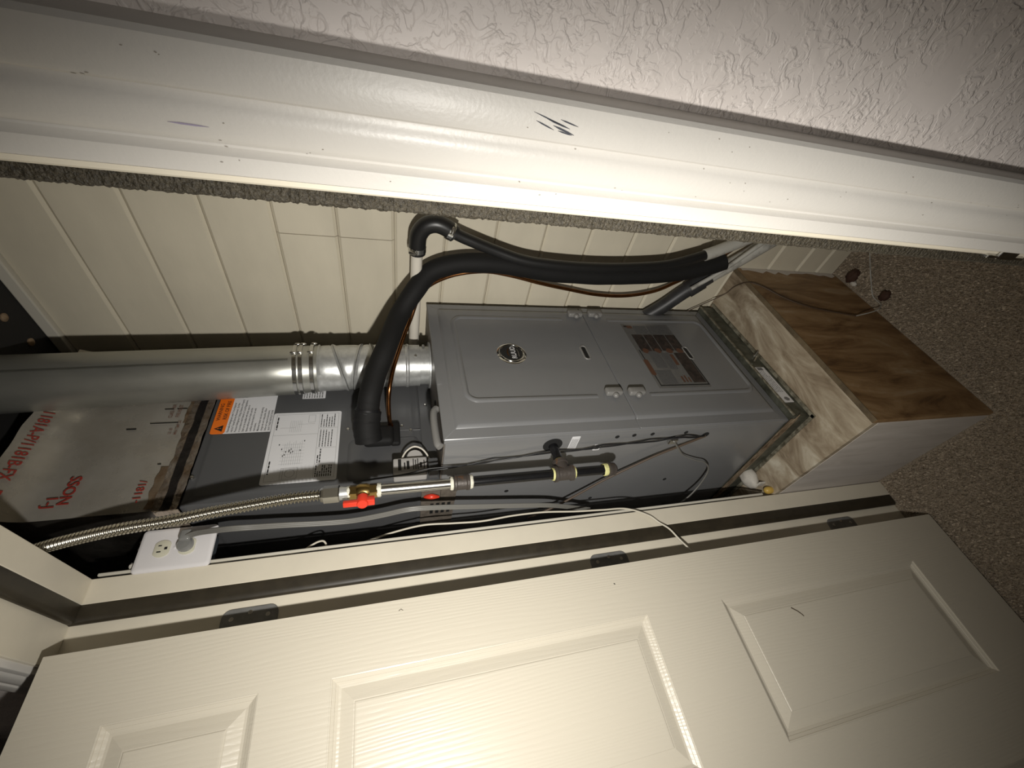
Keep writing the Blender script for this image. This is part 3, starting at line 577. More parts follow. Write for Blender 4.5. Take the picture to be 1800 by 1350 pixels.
# wiring diagram label
bm = nb(); rings_panel(bm, (0.034, 0.2385, 1.640, 1.7955), [(0, 0.0003, 0.005), (0.0004, 0.0006, 0.005)], CF, 4); wd = obj('wiring_label', bm, 'label_white', cfp, label='white wiring diagram label')
bm = nb()
def ln(a, b, wd_=0.0005, h=0.0013):
    a, b = Vector(a), Vector(b); d = b - a; n_ = Vector((-d.y, d.x)).normalized() * wd_ / 2
    bm.faces.new([bm.verts.new(G(CN + h, p.x, p.y)) for p in (a + n_, a - n_, b - n_, b + n_)])
def rect(a0, a1, b0, b1, w_=0.0005):
    ln((a0, b0), (a1, b0), w_); ln((a1, b0), (a1, b1), w_); ln((a1, b1), (a0, b1), w_); ln((a0, b1), (a0, b0), w_)
rect(0.042, 0.232, 1.646, 1.788); ln((0.042, 1.690), (0.232, 1.690)); ln((0.168, 1.690), (0.168, 1.788)); ln((0.125, 1.646), (0.125, 1.690)); ln((0.080, 1.646), (0.080, 1.690)); ln((0.185, 1.646), (0.185, 1.690))
rect(0.045, 0.074, 1.724, 1.758); ln((0.045, 1.753), (0.074, 1.753)); rect(0.205, 0.228, 1.700, 1.715)
for k in range(9): ln((0.082, 1.722 + k * 0.0045), (0.150 - 0.004 * (k % 3), 1.722 + k * 0.0045), 0.00035)
for k in range(7): ln((0.176, 1.730 + k * 0.004), (0.212, 1.730 + k * 0.004), 0.00035)
for k in range(7): ln((0.085 + k * 0.009, 1.715), (0.085 + k * 0.009, 1.765), 0.0003)
ln((0.200, 1.70), (0.200, 1.738), 0.0004); ln((0.190, 1.742), (0.190, 1.776), 0.0004)
for k in range(24):
    a = 2 * math.pi * k / 24; b = 2 * math.pi * (k + 1) / 24; c = (0.0595, 1.739); ln((c[0] + 0.010 * math.cos(a), c[1] + 0.010 * math.sin(a)), (c[0] + 0.010 * math.cos(b), c[1] + 0.010 * math.sin(b)), 0.0006)
obj('diagram', bm, 'grey_print', wd)
bm = nb(); bars(bm, (0.060, 0.095, 1.780, 1.785), 1, FR(CN + 0.0013), 0.6, blocks=4); bars(bm, (0.185, 0.225, 1.780, 1.785), 1, FR(CN + 0.0013), 0.6, blocks=4)
bars(bm, (0.128, 0.180, 1.653, 1.685), 5, FR(CN + 0.0013), 0.30, blocks=9); bars(bm, (0.045, 0.076, 1.650, 1.687), 8, FR(CN + 0.0013), 0.55, blocks=4); bars(bm, (0.083, 0.122, 1.676, 1.686), 2, FR(CN + 0.0013), 0.5, blocks=4); bars(bm, (0.188, 0.229, 1.650, 1.686), 6, FR(CN + 0.0013), 0.35, blocks=6)
for k in range(12): 
    u, z = 0.09 + 0.06 * random.random(), 1.715 + 0.055 * random.random(); bm.faces.new([bm.verts.new(G(CN + 0.0013, u + a, z + b)) for a, b in ((0, 0), (0.004, 0), (0.004, 0.002), (0, 0.002))])
obj('print', bm, 'black_print', wd)
bm = nb(); rings_panel(bm, (0.285, 0.330, 1.683, 1.738), [(0, 0.0002, 0.001), (0.0003, 0.0004, 0.001)], CF, 2); sl = obj('small_label', bm, 'label_white', cfp, label='small white label half behind the vent pipe')
bm = nb(); bars(bm, (0.287, 0.328, 1.686, 1.735), 8, FR(CN + 0.0011), 0.45, blocks=5); obj('print', bm, 'grey_print', sl)
# left side details of the coil cabinet
bm = nb(); rings_panel(bm, (-0.66, CN - 0.03, 1.46, 1.90), [(0, 0.0, 0.01), (0.006, 0.002, 0.012), (0.010, 0.0025, 0.012)], lambda a, b, h: S(a, b, h), 4); obj('side_panel', bm, 'coil_grey', cob, 50)

# ================================================================== TAPE ON THE SIDE
tp = nb(); box(tp, (-0.40, -0.0042, 1.370), (-0.180, -0.0032, 1.408), Mb); box(tp, (-0.40, -0.0044, 1.408), (-0.180, -0.0034, 1.452), Mb)
for v in tp.verts: v.co += Vector((0, -0.0012 * random.random(), 0.003 * (random.random() - 0.5)))
tpo = top('tape_patch', tp, 'tape_brown', 'dark printed tape patch on the cabinet side behind the gas pipe', 'tape')
bm = nb()
for k in range(4): box(bm, (-0.30, -0.0062, 1.380 + 0.014 * k), (-0.25, -0.0060, 1.388 + 0.014 * k), Mb)
obj('print', bm, 'black_print', tpo)
bm = nb(); sweep(bm, spline([G(-0.215, -0.006, 1.446), G(-0.205, -0.012, 1.430), G(-0.212, -0.010, 1.412)], 5), [0.003, 0.005, 0.006, 0.0065, 0.007, 0.007, 0.0068, 0.006, 0.005, 0.004, 0.003], 10)
top('red_wire_nut', bm, 'red_plastic', 'red plastic wire nut peeking out behind the steel gas pipe', 'wire nut', 60)

# ================================================================== FLOAT SWITCH BOX
fs = thing('control_box', 'small pale printed control box beside the gas pipe', 'control box', G(-0.13, 0.03, 1.44))
bm = nb(); box(bm, (-0.168, 0.012, 1.440), (-0.125, 0.050, 1.516), Mb, bev=0.004, seg=3); cb = obj('case', bm, 'label_grey', fs, 45)
bm = nb()
for k, (z, h_, a0, a1) in enumerate(((1.498, 0.007, 0.016, 0.046), (1.489, 0.003, 0.018, 0.036), (1.480, 0.006, 0.018, 0.040), (1.470, 0.002, 0.016, 0.045), (1.465, 0.002, 0.016, 0.042), (1.460, 0.002, 0.016, 0.045), (1.452, 0.005, 0.020, 0.034), (1.446, 0.002, 0.016, 0.040))): box(bm, (-0.1252, a0, z), (-0.1247, a1, z + h_), Mb)
obj('print', bm, 'black_print', cb)
bm = nb(); lathe(bm, G(-0.160, 0.060, 1.466), G(-0.120, 0.060, 1.466), [(0, 0.020), (0.02, 0.020), (0.024, 0.017), (0.024, 0.0005)], 20); obj('barrel', bm, 'label_grey', fs, 40)
bm = nb(); sweep(bm, spline([G(-0.135, 0.050, 1.498), G(-0.133, 0.072, 1.486), G(-0.132, 0.084, 1.468), G(-0.133, 0.078, 1.450), G(-0.138, 0.062, 1.437), G(-0.140, 0.035, 1.428)], 6), 0.0022, 8); obj('yellow_tube', bm, 'pvc_white', fs, 60)
bm = nb(); box(bm, (-0.150, 0.004, 1.4155), (-0.118, 0.040, 1.438), Mb, bev=0.003); obj('bracket', bm, 'coil_grey', fs)

# ================================================================== PLENUM
pl = thing('supply_plenum', 'foil faced duct board plenum with red print above the coil cabinet', 'duct', G(-0.43, 0.22, 1.936))
bm = nb(); nn = 26; prof = [(-0.171, 1.940), (-0.171, 2.00), (-0.170, 2.06), (-0.1705, 2.12), (-0.171, 2.155), (-0.1695, 2.175), (-0.165, 2.192), (-0.157, 2.208), (-0.148, 2.228), (-0.139, 2.252)]
R = []
for i in range(nn + 1):
    u = -0.003 + 0.450 * i / nn; row = []
    for j, (n, z) in enumerate(prof):
        q = noise.noise(Vector((u * 18, z * 18, 3))) * 0.0022 + noise.noise(Vector((u * 55, z * 40, 8))) * 0.0009; row.append(bm.verts.new(G(n + q, u, z + (q * 1.5 if j not in (0,) else 0))))
    R.append(row)
for A, B in zip(R, R[1:]):
    for k in range(len(prof) - 1): bm.faces.new((A[k], B[k], B[k + 1], A[k + 1]))
# left and right sides
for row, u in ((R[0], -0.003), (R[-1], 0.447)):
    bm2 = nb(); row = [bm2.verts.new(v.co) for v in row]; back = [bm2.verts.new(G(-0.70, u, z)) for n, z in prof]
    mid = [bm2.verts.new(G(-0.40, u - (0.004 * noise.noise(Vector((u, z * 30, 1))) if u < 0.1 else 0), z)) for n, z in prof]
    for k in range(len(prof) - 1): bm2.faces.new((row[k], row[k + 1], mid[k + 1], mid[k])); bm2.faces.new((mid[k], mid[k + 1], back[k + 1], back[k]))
    obj('side_board', bm2, 'foil_dark_reflection', pl, 60)
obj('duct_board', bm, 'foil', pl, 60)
bm = nb(); box(bm, (-0.69, 0.004, 2.2485), (-0.150, 0.44, 2.2505), Mb); obj('top_sheet', bm, 'foil', pl)
def strip(z0, z1, h, m, name, lab, u0=-0.006, u1=0.448, wob=0.002):
    bm = nb(); A, B = [], []
    for i in range(41):
        u = u0 + (u1 - u0) * i / 40; q = noise.noise(Vector((u * 60, z0 * 50, 2))) * wob
        A.append(bm.verts.new(G(CN + h + abs(q) * 0.6, u, z0 + q * 1.2))); B.append(bm.verts.new(G(CN + h + q * 0.5 + 0.0005, u, z1 + noise.noise(Vector((u * 45, z1 * 60, 5))) * wob * 1.4)))
    for k in range(40): bm.faces.new((A[k], A[k + 1], B[k + 1], B[k]))
    bmesh.ops.solidify(bm, geom=bm.faces[:], thickness=0.0006)
    return obj(name, bm, m, pl, label=lab)
strip(1.932, 1.9475, 0.0032, 'foil_tape_clean', 'foil_tape', 'crumpled aluminium tape')
strip(1.9455, 1.9615, 0.0046, 'dark_mastic', 'mastic_band', 'dark grey sealant band')
strip(1.959, 1.976, 0.0030, 'foil_tape_clean', 'foil_tape', 'crumpled aluminium tape', wob=0.0035)
strip(1.972, 1.990, 0.0018, 'rust_stain', 'rust_band', 'brown stained patch', 0.0, 0.10, 0.003)
strip(1.966, 1.984, 0.0018, 'rust_stain', 'rust_band', 'brown stained patch', 0.22, 0.31, 0.003)
bm = nb(); box(bm, (-0.42, -0.0075, 1.930), (-0.166, -0.0055, 1.972), Mb)
bmesh.ops.subdivide_edges(bm, edges=bm.edges[:], cuts=5, use_grid_fill=True)
for v in bm.verts: v.co += Vector((0, -1, 0)) * 0.004 * abs(noise.noise(v.co * 70)) + Vector((1, 0, 0.6)) * 0.004 * noise.noise(v.co * 60 + Vector((5, 0, 0)))
obj('crumpled_tape', bm, 'foil_tape_clean', pl, label='crumpled foil tape round the corner')
PT = lambda u, z, h: (lambda x, y, d: G(h, u + x, z + y))
PTI = lambda u, z, n0, sl=0.0: (lambda x, y, d: G(n0 + sl * (-y), u - x, z - y))      # upside-down print
obj('lettering', textmesh('1181A-P/1181B-FX - FAC', 0.0245, (lambda x, y, d: G(-0.1455 + 0.42 * (-y) + 0.004, 0.247 - x, 2.2260 - y)), align='LEFT', weight=0.010, squeeze=0.90), 'red_print', pl)
obj('lettering', textmesh('SSON', 0.027, PTI(0.088, 2.128, -0.1655), align='LEFT', weight=0.018, squeeze=0.95), 'red_print', pl)
obj('lettering', textmesh('-1181/', 0.020, PT(0.014, 2.008, -0.1650), align='LEFT', weight=0.010, squeeze=1.0), 'red_print', pl)
obj('lettering', textmesh('1-J', 0.026, PTI(0.046, 2.148, -0.1650), align='LEFT', weight=0.014), 'red_print', pl)
bm = nb(); box(bm, (-0.1672, 0.2045, 2.068), (-0.1662, 0.2075, 2.086), Mb); box(bm, (-0.1672, 0.2195, 1.992), (-0.1660, 0.2210, 2.046), Mb); box(bm, (-0.1672, 0.262, 1.985), (-0.1660, 0.2635, 2.005), Mb); box(bm, (-0.1672, 0.262, 2.012), (-0.1660, 0.2635, 2.030), Mb); box(bm, (-0.1672, 0.105, 1.992), (-0.166, 0.107, 1.998), Mb); obj('marker_dash', bm, 'black_print', pl, label='black marker dashes')
bm = nb(); 
for (u, z, s, t_) in ((0.205, 1.989, 0.009, 'MAX TEMP 250'), (0.195, 2.000, 0.009, 'UL 181'), (0.255, 1.998, 0.011, 'FIRE RESIST'), (0.255, 2.012, 0.011, 'CLASS 1 AIR')): merge(bm, textmesh(t_, s, PT(u, z, -0.1660), weight=0.004, squeeze=0.7))
obj('lettering', bm, 'brown_print', pl)

# ================================================================== VENT PIPE
vp = thing('vent_pipe', 'round galvanized vent pipe rising from the furnace top', 'vent pipe', G(-0.10, 0.333, FT))
def vax(z): return G(-0.100, 0.333 - 0.0435 * max(0.0, (z - 1.55)) / 0.75 * 1.0, z)
def vsec(name, pr, m, lab=None, seg=48):
    bm = nb(); R = []
    for z, r in pr:
        c = vax(z); R.append([bm.verts.new(c + r * (math.cos(a) * FN + math.sin(a) * FU)) for a in [2 * math.pi * k / seg for k in range(seg)]])
    for A, B in zip(R, R[1:]):
        for k in range(seg): bm.faces.new((A[k], A[(k + 1) % seg], B[(k + 1) % seg], B[k]))
    return obj(name, bm, m, vp, 40, label=lab)
vsec('collar', [(FT - 0.001, 0.064), (FT + 0.003, 0.064), (FT + 0.003, 0.0525), (1.428, 0.0522), (1.447, 0.0522)], 'galvanized')
low = vsec('lower_section', [(1.440, 0.0545), (1.4405, 0.0562), (1.468, 0.0563), (1.470, 0.0583), (1.473, 0.0592), (1.476, 0.0583), (1.478, 0.0565), (1.512, 0.0566), (1.513, 0.057)], 'galvanized')
def gore(z0, z1, t0, t1, r):
    bm = nb(); seg = 48; R = []
    for i in range(9):
        s = i / 8; z = z0 + (z1 - z0) * s; tl = t0 + (t1 - t0) * s; rr = r + (0.0032 if i in (0, 8) else 0.0) - (0.001 if i in (1, 7) else 0)
        c = vax(z); R.append([bm.verts.new(c + rr * (math.cos(a) * FN + math.sin(a) * FU) + Vector((0, 0, tl * math.sin(a + 0.5)))) for a in [2 * math.pi * k / seg for k in range(seg)]])
    for A, B in zip(R, R[1:]):
        for k in range(seg): bm.faces.new((A[k], A[(k + 1) % seg], B[(k + 1) % seg], B[k]))
    obj('elbow_gore', bm, 'galvanized', vp, 35)
gore(1.508, 1.552, 0.0, 0.016, 0.0572); gore(1.553, 1.597, 0.016, -0.012, 0.0578); gore(1.598, 1.640, -0.012, 0.020, 0.0583); gore(1.641, 1.690, 0.020, 0.0, 0.0588)
def band(z):
    bm = nb(); seg = 48; R = []
    for dz, r in ((-0.005, 0.0605), (-0.004, 0.0632), (0.004, 0.0632), (0.005, 0.0605)):
        c = vax(z); R.append([bm.verts.new(c + r * (math.cos(a) * FN + math.sin(a) * FU) + Vector((0, 0, dz + 0.0015 * math.sin(2 * a)))) for a in [2 * math.pi * k / seg for k in range(seg)]])
    for A, B in zip(R, R[1:]):
        for k in range(seg): bm.faces.new((A[k], A[(k + 1) % seg], B[(k + 1) % seg], B[k]))
    o = obj('wire_band', bm, 'steel', vp, 35)
    for a in (-0.1, 0.75):
        c = vax(z) + 0.0645 * (math.cos(a) * FN + math.sin(a) * FU); bm = nb(); ball(bm, c, 0.004, I4, (1, 1, 2.2), 1); obj('band_clip', bm, 'screw_steel', o, 60)
band(1.703); band(1.728); band(1.741)
long = vsec('long_section', [(1.686, 0.0592), (1.700, 0.0595), (1.745, 0.0612), (1.748, 0.0622), (1.80, 0.0622), (1.95, 0.0622), (2.10, 0.0622), (2.25, 0.0622), (2.3448, 0.0622)], 'dull_galvanized')
bm = nb(); A, B = [], []
for i in range(30):
    z = 1.752 + (2.344 - 1.752) * i / 29; q = 0.0006 * noise.noise(Vector((z * 40, 0, 0)))
    for lst, a in ((A, -0.36), (B, -0.43)): lst.append(bm.verts.new(vax(z) + (0.0640 + q) * (math.cos(a) * FN + math.sin(a) * FU)))
for k in range(29): bm.faces.new((A[k], A[k + 1], B[k + 1], B[k]))
bmesh.ops.solidify(bm, geom=bm.faces[:], thickness=0.0016); obj('lock_seam', bm, 'dull_galvanized', long, 40)
for a, z in ((-0.35, 1.452), (0.4, 1.43)):
    c = lambda r: vax(z) + r * (math.cos(a) * FN + math.sin(a) * FU); bm = nb(); lathe(bm, c(0.053), c(0.07), [(0, 0.004), (0.004, 0.004), (0.006, 0.003), (0.0065, 0.0005)], 8); obj('screw', bm, 'screw_steel', low, 35)
bm = nb(); A, B = [], []
for i in range(9):
    a = 1.05 + 0.5 * i / 8
    A.append(bm.verts.new(vax(1.452) + 0.0575 * (math.cos(a) * FN + math.sin(a) * FU))); B.append(bm.verts.new(vax(1.512) + 0.0575 * (math.cos(a) * FN + math.sin(a) * FU)))
for k in range(8): bm.faces.new((A[k], A[k + 1], B[k + 1], B[k]))
st_ = obj('sticker', bm, 'label_white', low, label='white sticker with red corner')
bm = nb(); bm.faces.new([bm.verts.new(vax(z) + 0.0581 * (math.cos(a) * FN + math.sin(a) * FU)) for a, z in ((1.08, 1.456), (1.30, 1.456), (1.30, 1.470), (1.08, 1.470))]); obj('print', bm, 'red_print', st_)

# ================================================================== REFRIGERANT LINES
sl_ = thing('insulated_refrigerant_line', 'thick black foam insulated pipe arching over the vent pipe to the wall', 'pipe', G(-0.15, 0.14, 1.505))
path = [G(-0.098, 0.1419, 1.5726), G(-0.080, 0.1561, 1.5704), G(-0.062, 0.167, 1.5673), G(-0.045, 0.1819, 1.5629), G(-0.018, 0.2322, 1.5469), G(0.012, 0.2823, 1.5235), G(0.042, 0.3688, 1.4915), Vector((0.236, 0.664, 1.450)), Vector((0.270, 0.696, 1.410)), (0.294, 0.700, 1.350), (0.302, 0.700, 1.276), (0.298, 0.700, 1.198), (0.287, 0.700, 1.115), (0.281, 0.701, 1.028), (0.280, 0.702, 0.940), (0.284, 0.703, 0.850), (0.293, 0.703, 0.758), (0.308, 0.703, 0.668), (0.335, 0.702, 0.582), (0.352, 0.702, 0.545)]
sp = spline(path, 7); rad = [0.0252 + 0.0012 * noise.noise(Vector((i * 0.21, 1, 0))) for i in range(len(sp))]
bm = nb(); sweep(bm, sp, rad, 20); obj('foam_sleeve', bm, 'rubber_foam', sl_, 60)
bm = nb(); wpth = spline([G(-0.080, 0.1581, 1.5694), G(-0.098, 0.1419, 1.5726), G(-0.112, 0.1275, 1.5731), G(-0.134, 0.1100, 1.5700)], 6); sweep(bm, wpth, [0.0305 + 0.0018 * noise.noise(Vector((i * 0.9, 3, 0))) for i in range(len(wpth))], 20); obj('elbow_wrap', bm, 'rubber_foam', sl_, 50)
bm = nb(); box(bm, (CN + 0.0005, 0.112, 1.512), (CN + 0.030, 0.166, 1.584), Mb, bev=0.012, seg=4); obj('foam_block', bm, 'rubber_foam', sl_, 45)
bm = nb(); box(bm, (CN + 0.0005, 0.114, 1.497), (CN + 0.016, 0.184, 1.520), Mb, bev=0.006, seg=3); obj('foam_grommet', bm, 'rubber_foam', sl_, 45)
bm = nb(); ring = spline([G(-0.086, 0.1520, 1.5712), G(-0.072, 0.1610, 1.5690)], 4); sweep(bm, ring, [0.026, 0.0285, 0.029, 0.0280, 0.026], 20); obj('tape_wrap', bm, 'wire_black', sl_, 50)
ll = thing('copper_line', 'bare copper liquid line running beside the black insulated pipe', 'pipe', G(-0.17, 0.16, 1.505))
path = [G(-0.1685, 0.1716, 1.5179), G(-0.145, 0.1681, 1.5203), G(-0.115, 0.1708, 1.5224), G(-0.080, 0.1865, 1.5228), G(-0.050, 0.2055, 1.5192), G(-0.030, 0.244, 1.5103), G(-0.018, 0.2931, 1.4967), G(-0.005, 0.3494, 1.4794), G(0.012, 0.3952, 1.4617), (0.212, 0.690, 1.43), (0.240, 0.722, 1.36), (0.256, 0.730, 1.267), (0.250, 0.725, 1.185), (0.233, 0.720, 1.096), (0.216, 0.720, 1.002), (0.201, 0.720, 0.903), (0.201, 0.720, 0.805), (0.223, 0.720, 0.713), (0.250, 0.735, 0.640), (0.285, 0.742, 0.580), (0.33, 0.746, 0.530), (0.40, 0.748, 0.470)]
bm = nb(); sweep(bm, spline(path, 6), 0.0052, 12); obj('tube', bm, 'copper', ll, 60)
bm = nb(); lathe(bm, G(-0.1695, 0.1716, 1.5179), G(-0.145, 0.1681, 1.5203), [(0, 0.009), (0.008, 0.0085), (0.010, 0.0065), (0.020, 0.0065)], 14); obj('stub', bm, 'copper', ll, 50)

# ================================================================== CONDENSATE DRAIN
pv = thing('pvc_drain_pipe', 'white plastic drain pipe between the coil and the black rubber elbow', 'pipe', (0.18, 0.692, 1.447))
bm = nb(); sweep(bm, [(-0.03, 0.692, 1.449), (0.15, 0.692, 1.448), (0.345, 0.692, 1.4475)], 0.0142, 20); obj('pipe', bm, 'pvc_white', pv, 60)
dh = thing('drain_hose', 'black rubber drain hose looping down the board wall', 'hose', (0.36, 0.68, 1.447))
bm = nb(); sweep(bm, spline([(0.325, 0.692, 1.447), (0.350, 0.691, 1.447), (0.376, 0.690, 1.444), (0.398, 0.688, 1.430), (0.407, 0.686, 1.408), (0.402, 0.684, 1.385), (0.388, 0.682, 1.362)], 7), 0.0205, 20); obj('elbow', bm, 'rubber_hose', dh, 60)
hp = [(0.396, 0.683, 1.375), (0.384, 0.682, 1.350), (0.372, 0.680, 1.316), (0.353, 0.676, 1.255), (0.338, 0.668, 1.190), (0.332, 0.664, 1.125), (0.330, 0.662, 1.020), (0.335, 0.662, 0.900), (0.350, 0.664, 0.770), (0.374, 0.668, 0.690), (0.396, 0.673, 0.630)]
bm = nb(); sweep(bm, spline(hp, 7), 0.0140, 16); obj('hose', bm, 'rubber_hose', dh, 60)
bm = nb(); sweep(bm, spline([(0.386, 0.671, 0.655), (0.400, 0.674, 0.620), (0.432, 0.682, 0.550), (0.50, 0.69, 0.42)], 5), 0.0165, 16); obj('adapter', bm, 'pvc_grey', dh, 60, label='pale plastic adapter at the hose end')
def clamp(c, d, r):
    c, d = Vector(c), Vector(d).normalized(); bm = nb(); lathe(bm, c - d * 0.006, c + d * 0.006, [(0, r - 0.0015), (0, r), (0.012, r), (0.012, r - 0.0015)], 24, cap=False); k = obj('hose_clamp', bm, 'steel', dh, 40)
    x, y = frame_at(d); n = Vector((0.6, -0.7, 0.35)); n = (n - d * n.dot(d)).normalized(); t = d.cross(n); bm = nb(); lathe(bm, c + n * (r + 0.004) - t * 0.009, c + n * (r + 0.004) + t * 0.009, [(0, 0.004), (0.002, 0.005), (0.015, 0.005), (0.016, 0.003), (0.018, 0.003)], 10); obj('clamp_screw', bm, 'screw_steel', k, 40)
clamp((0.337, 0.692, 1.447), (1, 0, 0), 0.0215); clamp((0.394, 0.683, 1.373), (-0.38, -0.05, -0.93), 0.0215)
ab = thing('black_drain_pipe', 'black plastic pipe sloping along the wall above the platform corner', 'pipe', (0.2, 0.715, 0.62))
bm = nb(); sweep(bm, spline([(0.125, 0.715, 0.700), (0.170, 0.715, 0.655), (0.225, 0.716, 0.610), (0.290, 0.717, 0.548)], 5), 0.0225, 18); obj('pipe', bm, 'abs_pipe', ab, 60)
bm = nb(); lathe(bm, (0.235, 0.716, 0.600), (0.292, 0.717, 0.546), [(0, 0.0225), (0, 0.026), (0.05, 0.026), (0.05, 0.0225)], 20); obj('coupling', bm, 'abs_pipe', ab, 40)
gp = thing('grey_drain_pipe', 'weathered grey plastic pipe continuing from the black drain pipe', 'pipe', (0.36, 0.715, 0.47))
bm = nb(); sweep(bm, [(0.278, 0.716, 0.560), (0.36, 0.716, 0.475), (0.50, 0.716, 0.335)], 0.0205, 18); obj('pipe', bm, 'pvc_grey', gp, 60)
bm = nb(); sweep(bm, spline([(0.262, 0.686, 0.618), (0.33, 0.688, 0.545), (0.42, 0.692, 0.470), (0.50, 0.696, 0.395)], 4), 0.0065, 10)
top('white_conduit', bm, 'pvc_grey', 'thin pale conduit running beside the weathered grey pipe', 'conduit', 60)

# ================================================================== GAS LINE
ga = thing('gas_line', 'gas supply line with corrugated connector, brass valve and black iron pipe', 'gas line', G(-0.047, -0.075, 1.03))
GN, GU = -0.047, -0.075
def gz(z, dn=0, du=0): return G(GN + dn, GU + du, z)
# corrugated flexible connector
fp = spline([gz(1.625), gz(1.66), G(-0.0475, -0.076, 1.70), G(-0.053, -0.078, 1.755), G(-0.064, -0.079, 1.825), G(-0.0785, -0.080, 1.894), G(-0.0925, -0.080, 1.981), G(-0.122, -0.080, 2.0795), G(-0.165, -0.080, 2.17), G(-0.21, -0.080, 2.24)], 40)
L = [0.0]
for a, b in zip(fp, fp[1:]): L.append(L[-1] + (b - a).length)
N_ = int(L[-1] / 0.0064) * 8; P_, R_ = [], []; j = 0
for i in range(N_ + 1):
    s = L[-1] * i / N_
    while j < len(L) - 2 and L[j + 1] < s: j += 1
    t = (s - L[j]) / (L[j + 1] - L[j]); P_.append(fp[j].lerp(fp[j + 1], t)); R_.append(0.0092 + 0.0017 * math.sin(2 * math.pi * i / 8.0))
bm = nb(); sweep(bm, P_, R_, 20); obj('flexible_connector', bm, 'flex_steel', ga, 80, label='corrugated stainless connector')
bm = nb(); lathe(bm, gz(1.648), gz(1.60), [(0, 0.0120), (0.002, 0.0135), (0.006, 0.0140), (0.006, 0.0165), (0.032, 0.0165), (0.034, 0.0145)], 6, rot=0.3); obj('flare_nut', bm, 'steel', ga)
bm = nb(); lathe(bm, gz(1.616), gz(1.58), [(0, 0.0125), (0.004, 0.0130), (0.012, 0.0120), (0.018, 0.0125), (0.022, 0.0118)], 16); obj('flare_fitting', bm, 'galvanized', ga, 40)
def sealant(z, h_, r, m='thread_sealant'):
    bm = nb(); seg = 18; R = []
    for i in range(6):
        zz = z - h_ / 2 + h_ * i / 5; R.append([bm.verts.new(gz(zz) + (r + 0.0014 * noise.noise(Vector((k * 1.7, i * 2.1, z * 90))) - (0.0015 if i in (0, 5) else 0)) * (math.cos(2 * math.pi * k / seg) * FN + math.sin(2 * math.pi * k / seg) * FU) + Vector((0, 0, 0.002 * noise.noise(Vector((k * 1.3, z * 50, i)))))) for k in range(seg)])
    for A, B in zip(R, R[1:]):
        for k in range(seg): bm.faces.new((A[k], A[(k + 1) % seg], B[(k + 1) % seg], B[k]))
    obj('thread_sealant', bm, m, ga, 60)
sealant(1.598, 0.006, 0.0130)
bm = nb(); lathe(bm, gz(1.597), gz(1.53), [(0, 0.0140), (0.013, 0.0140)], 6, rot=0.2); lathe(bm, gz(1.584), gz(1.53), [(0, 0.0128), (0.006, 0.0150), (0.018, 0.0150), (0.024, 0.0128)], 18); lathe(bm, gz(1.560), gz(1.53), [(0, 0.0140), (0.014, 0.0140)], 6, rot=0.2); lathe(bm, gz(1.572), gz(1.572, 0.012, -0.03), [(0, 0.009), (0.018, 0.009), (0.020, 0.006)], 16); va = obj('valve_body', bm, 'brass', ga, 35, label='brass ball valve')
hd = Vector((0.35, -0.94, 0)); hc = gz(1.572) + (FN * hd.x + FU * hd.y) * 0.018
bm = nb(); HX = (FN * hd.x + FU * hd.y); HY = HX.cross(Vector((0, 0, 1)))
MH = Matrix.Translation(hc) @ Matrix((HX, HY, Vector((0, 0, 1)))).transposed().to_4x4()
lathe(bm, (0, 0, 0), (0.02, 0, 0), [(0, 0.0105), (0.018, 0.0105), (0.020, 0.0090)], 20, MH); box(bm, (0.004, -0.007, -0.022), (0.017, 0.007, 0.0), MH, bev=0.002); box(bm, (0.009, -0.0055, 0.0), (0.0185, 0.0055, 0.034), MH, bev=0.002); obj('valve_handle', bm, 'red_plastic', va, 40, label='red lever handle')
sealant(1.543, 0.009, 0.0136)
bm = nb(); lathe(bm, gz(1.546), gz(1.39), [(0, 0.0108), (0.150, 0.0108)], 24); obj('steel_nipple', bm, 'steel', ga, 60, label='bright steel nipple')
sealant(1.402, 0.007, 0.0140)
bm = nb(); lathe(bm, gz(1.399), gz(1.36), [(0, 0.0145), (0.002, 0.0168), (0.006, 0.0168), (0.008, 0.0150), (0.026, 0.0150), (0.028, 0.0168), (0.032, 0.0168), (0.034, 0.0145)], 20); obj('coupling', bm, 'iron_fitting', ga, 35)
sealant(1.363, 0.009, 0.0140)
bm = nb(); lathe(bm, gz(1.366), gz(1.17), [(0, 0.0108), (0.195, 0.0108)], 24); obj('iron_pipe', bm, 'black_iron', ga, 60)
TZ = 1.156
sealant(1.180, 0.006, 0.0140, 'yellow_sealant')
bm = nb(); lathe(bm, gz(1.179), gz(1.13), [(0, 0.0150), (0.001, 0.0178), (0.007, 0.0178), (0.009, 0.0155), (0.037, 0.0155), (0.039, 0.0178), (0.045, 0.0178), (0.046, 0.0150)], 22); lathe(bm, gz(TZ), gz(TZ, 0, 0.06), [(0, 0.0150), (0.022, 0.0150), (0.023, 0.0178), (0.030, 0.0178), (0.031, 0.0150)], 22); obj('tee', bm, 'iron_fitting', ga, 35, label='rusty iron tee')
bm = nb(); lathe(bm, gz(TZ, 0, 0.029), gz(TZ, 0, 0.06), [(0, 0.0118), (0.004, 0.0125), (0.006, 0.0115)], 18); obj('thread_sealant', bm, 'yellow_sealant', ga, 60)
bm = nb(); lathe(bm, gz(TZ, 0, 0.030), gz(TZ + 0.003, 0, 0.0765), [(0, 0.0108), (0.0455, 0.0108)], 22); obj('branch_nipple', bm, 'black_iron', ga, 60)
sealant(1.131, 0.005, 0.0135, 'yellow_sealant')
bm = nb(); lathe(bm, gz(1.136), gz(1.04), [(0, 0.0108), (0.094, 0.0108)], 22); obj('drip_nipple', bm, 'black_iron', ga, 60)
sealant(1.054, 0.012, 0.0140, 'yellow_sealant')
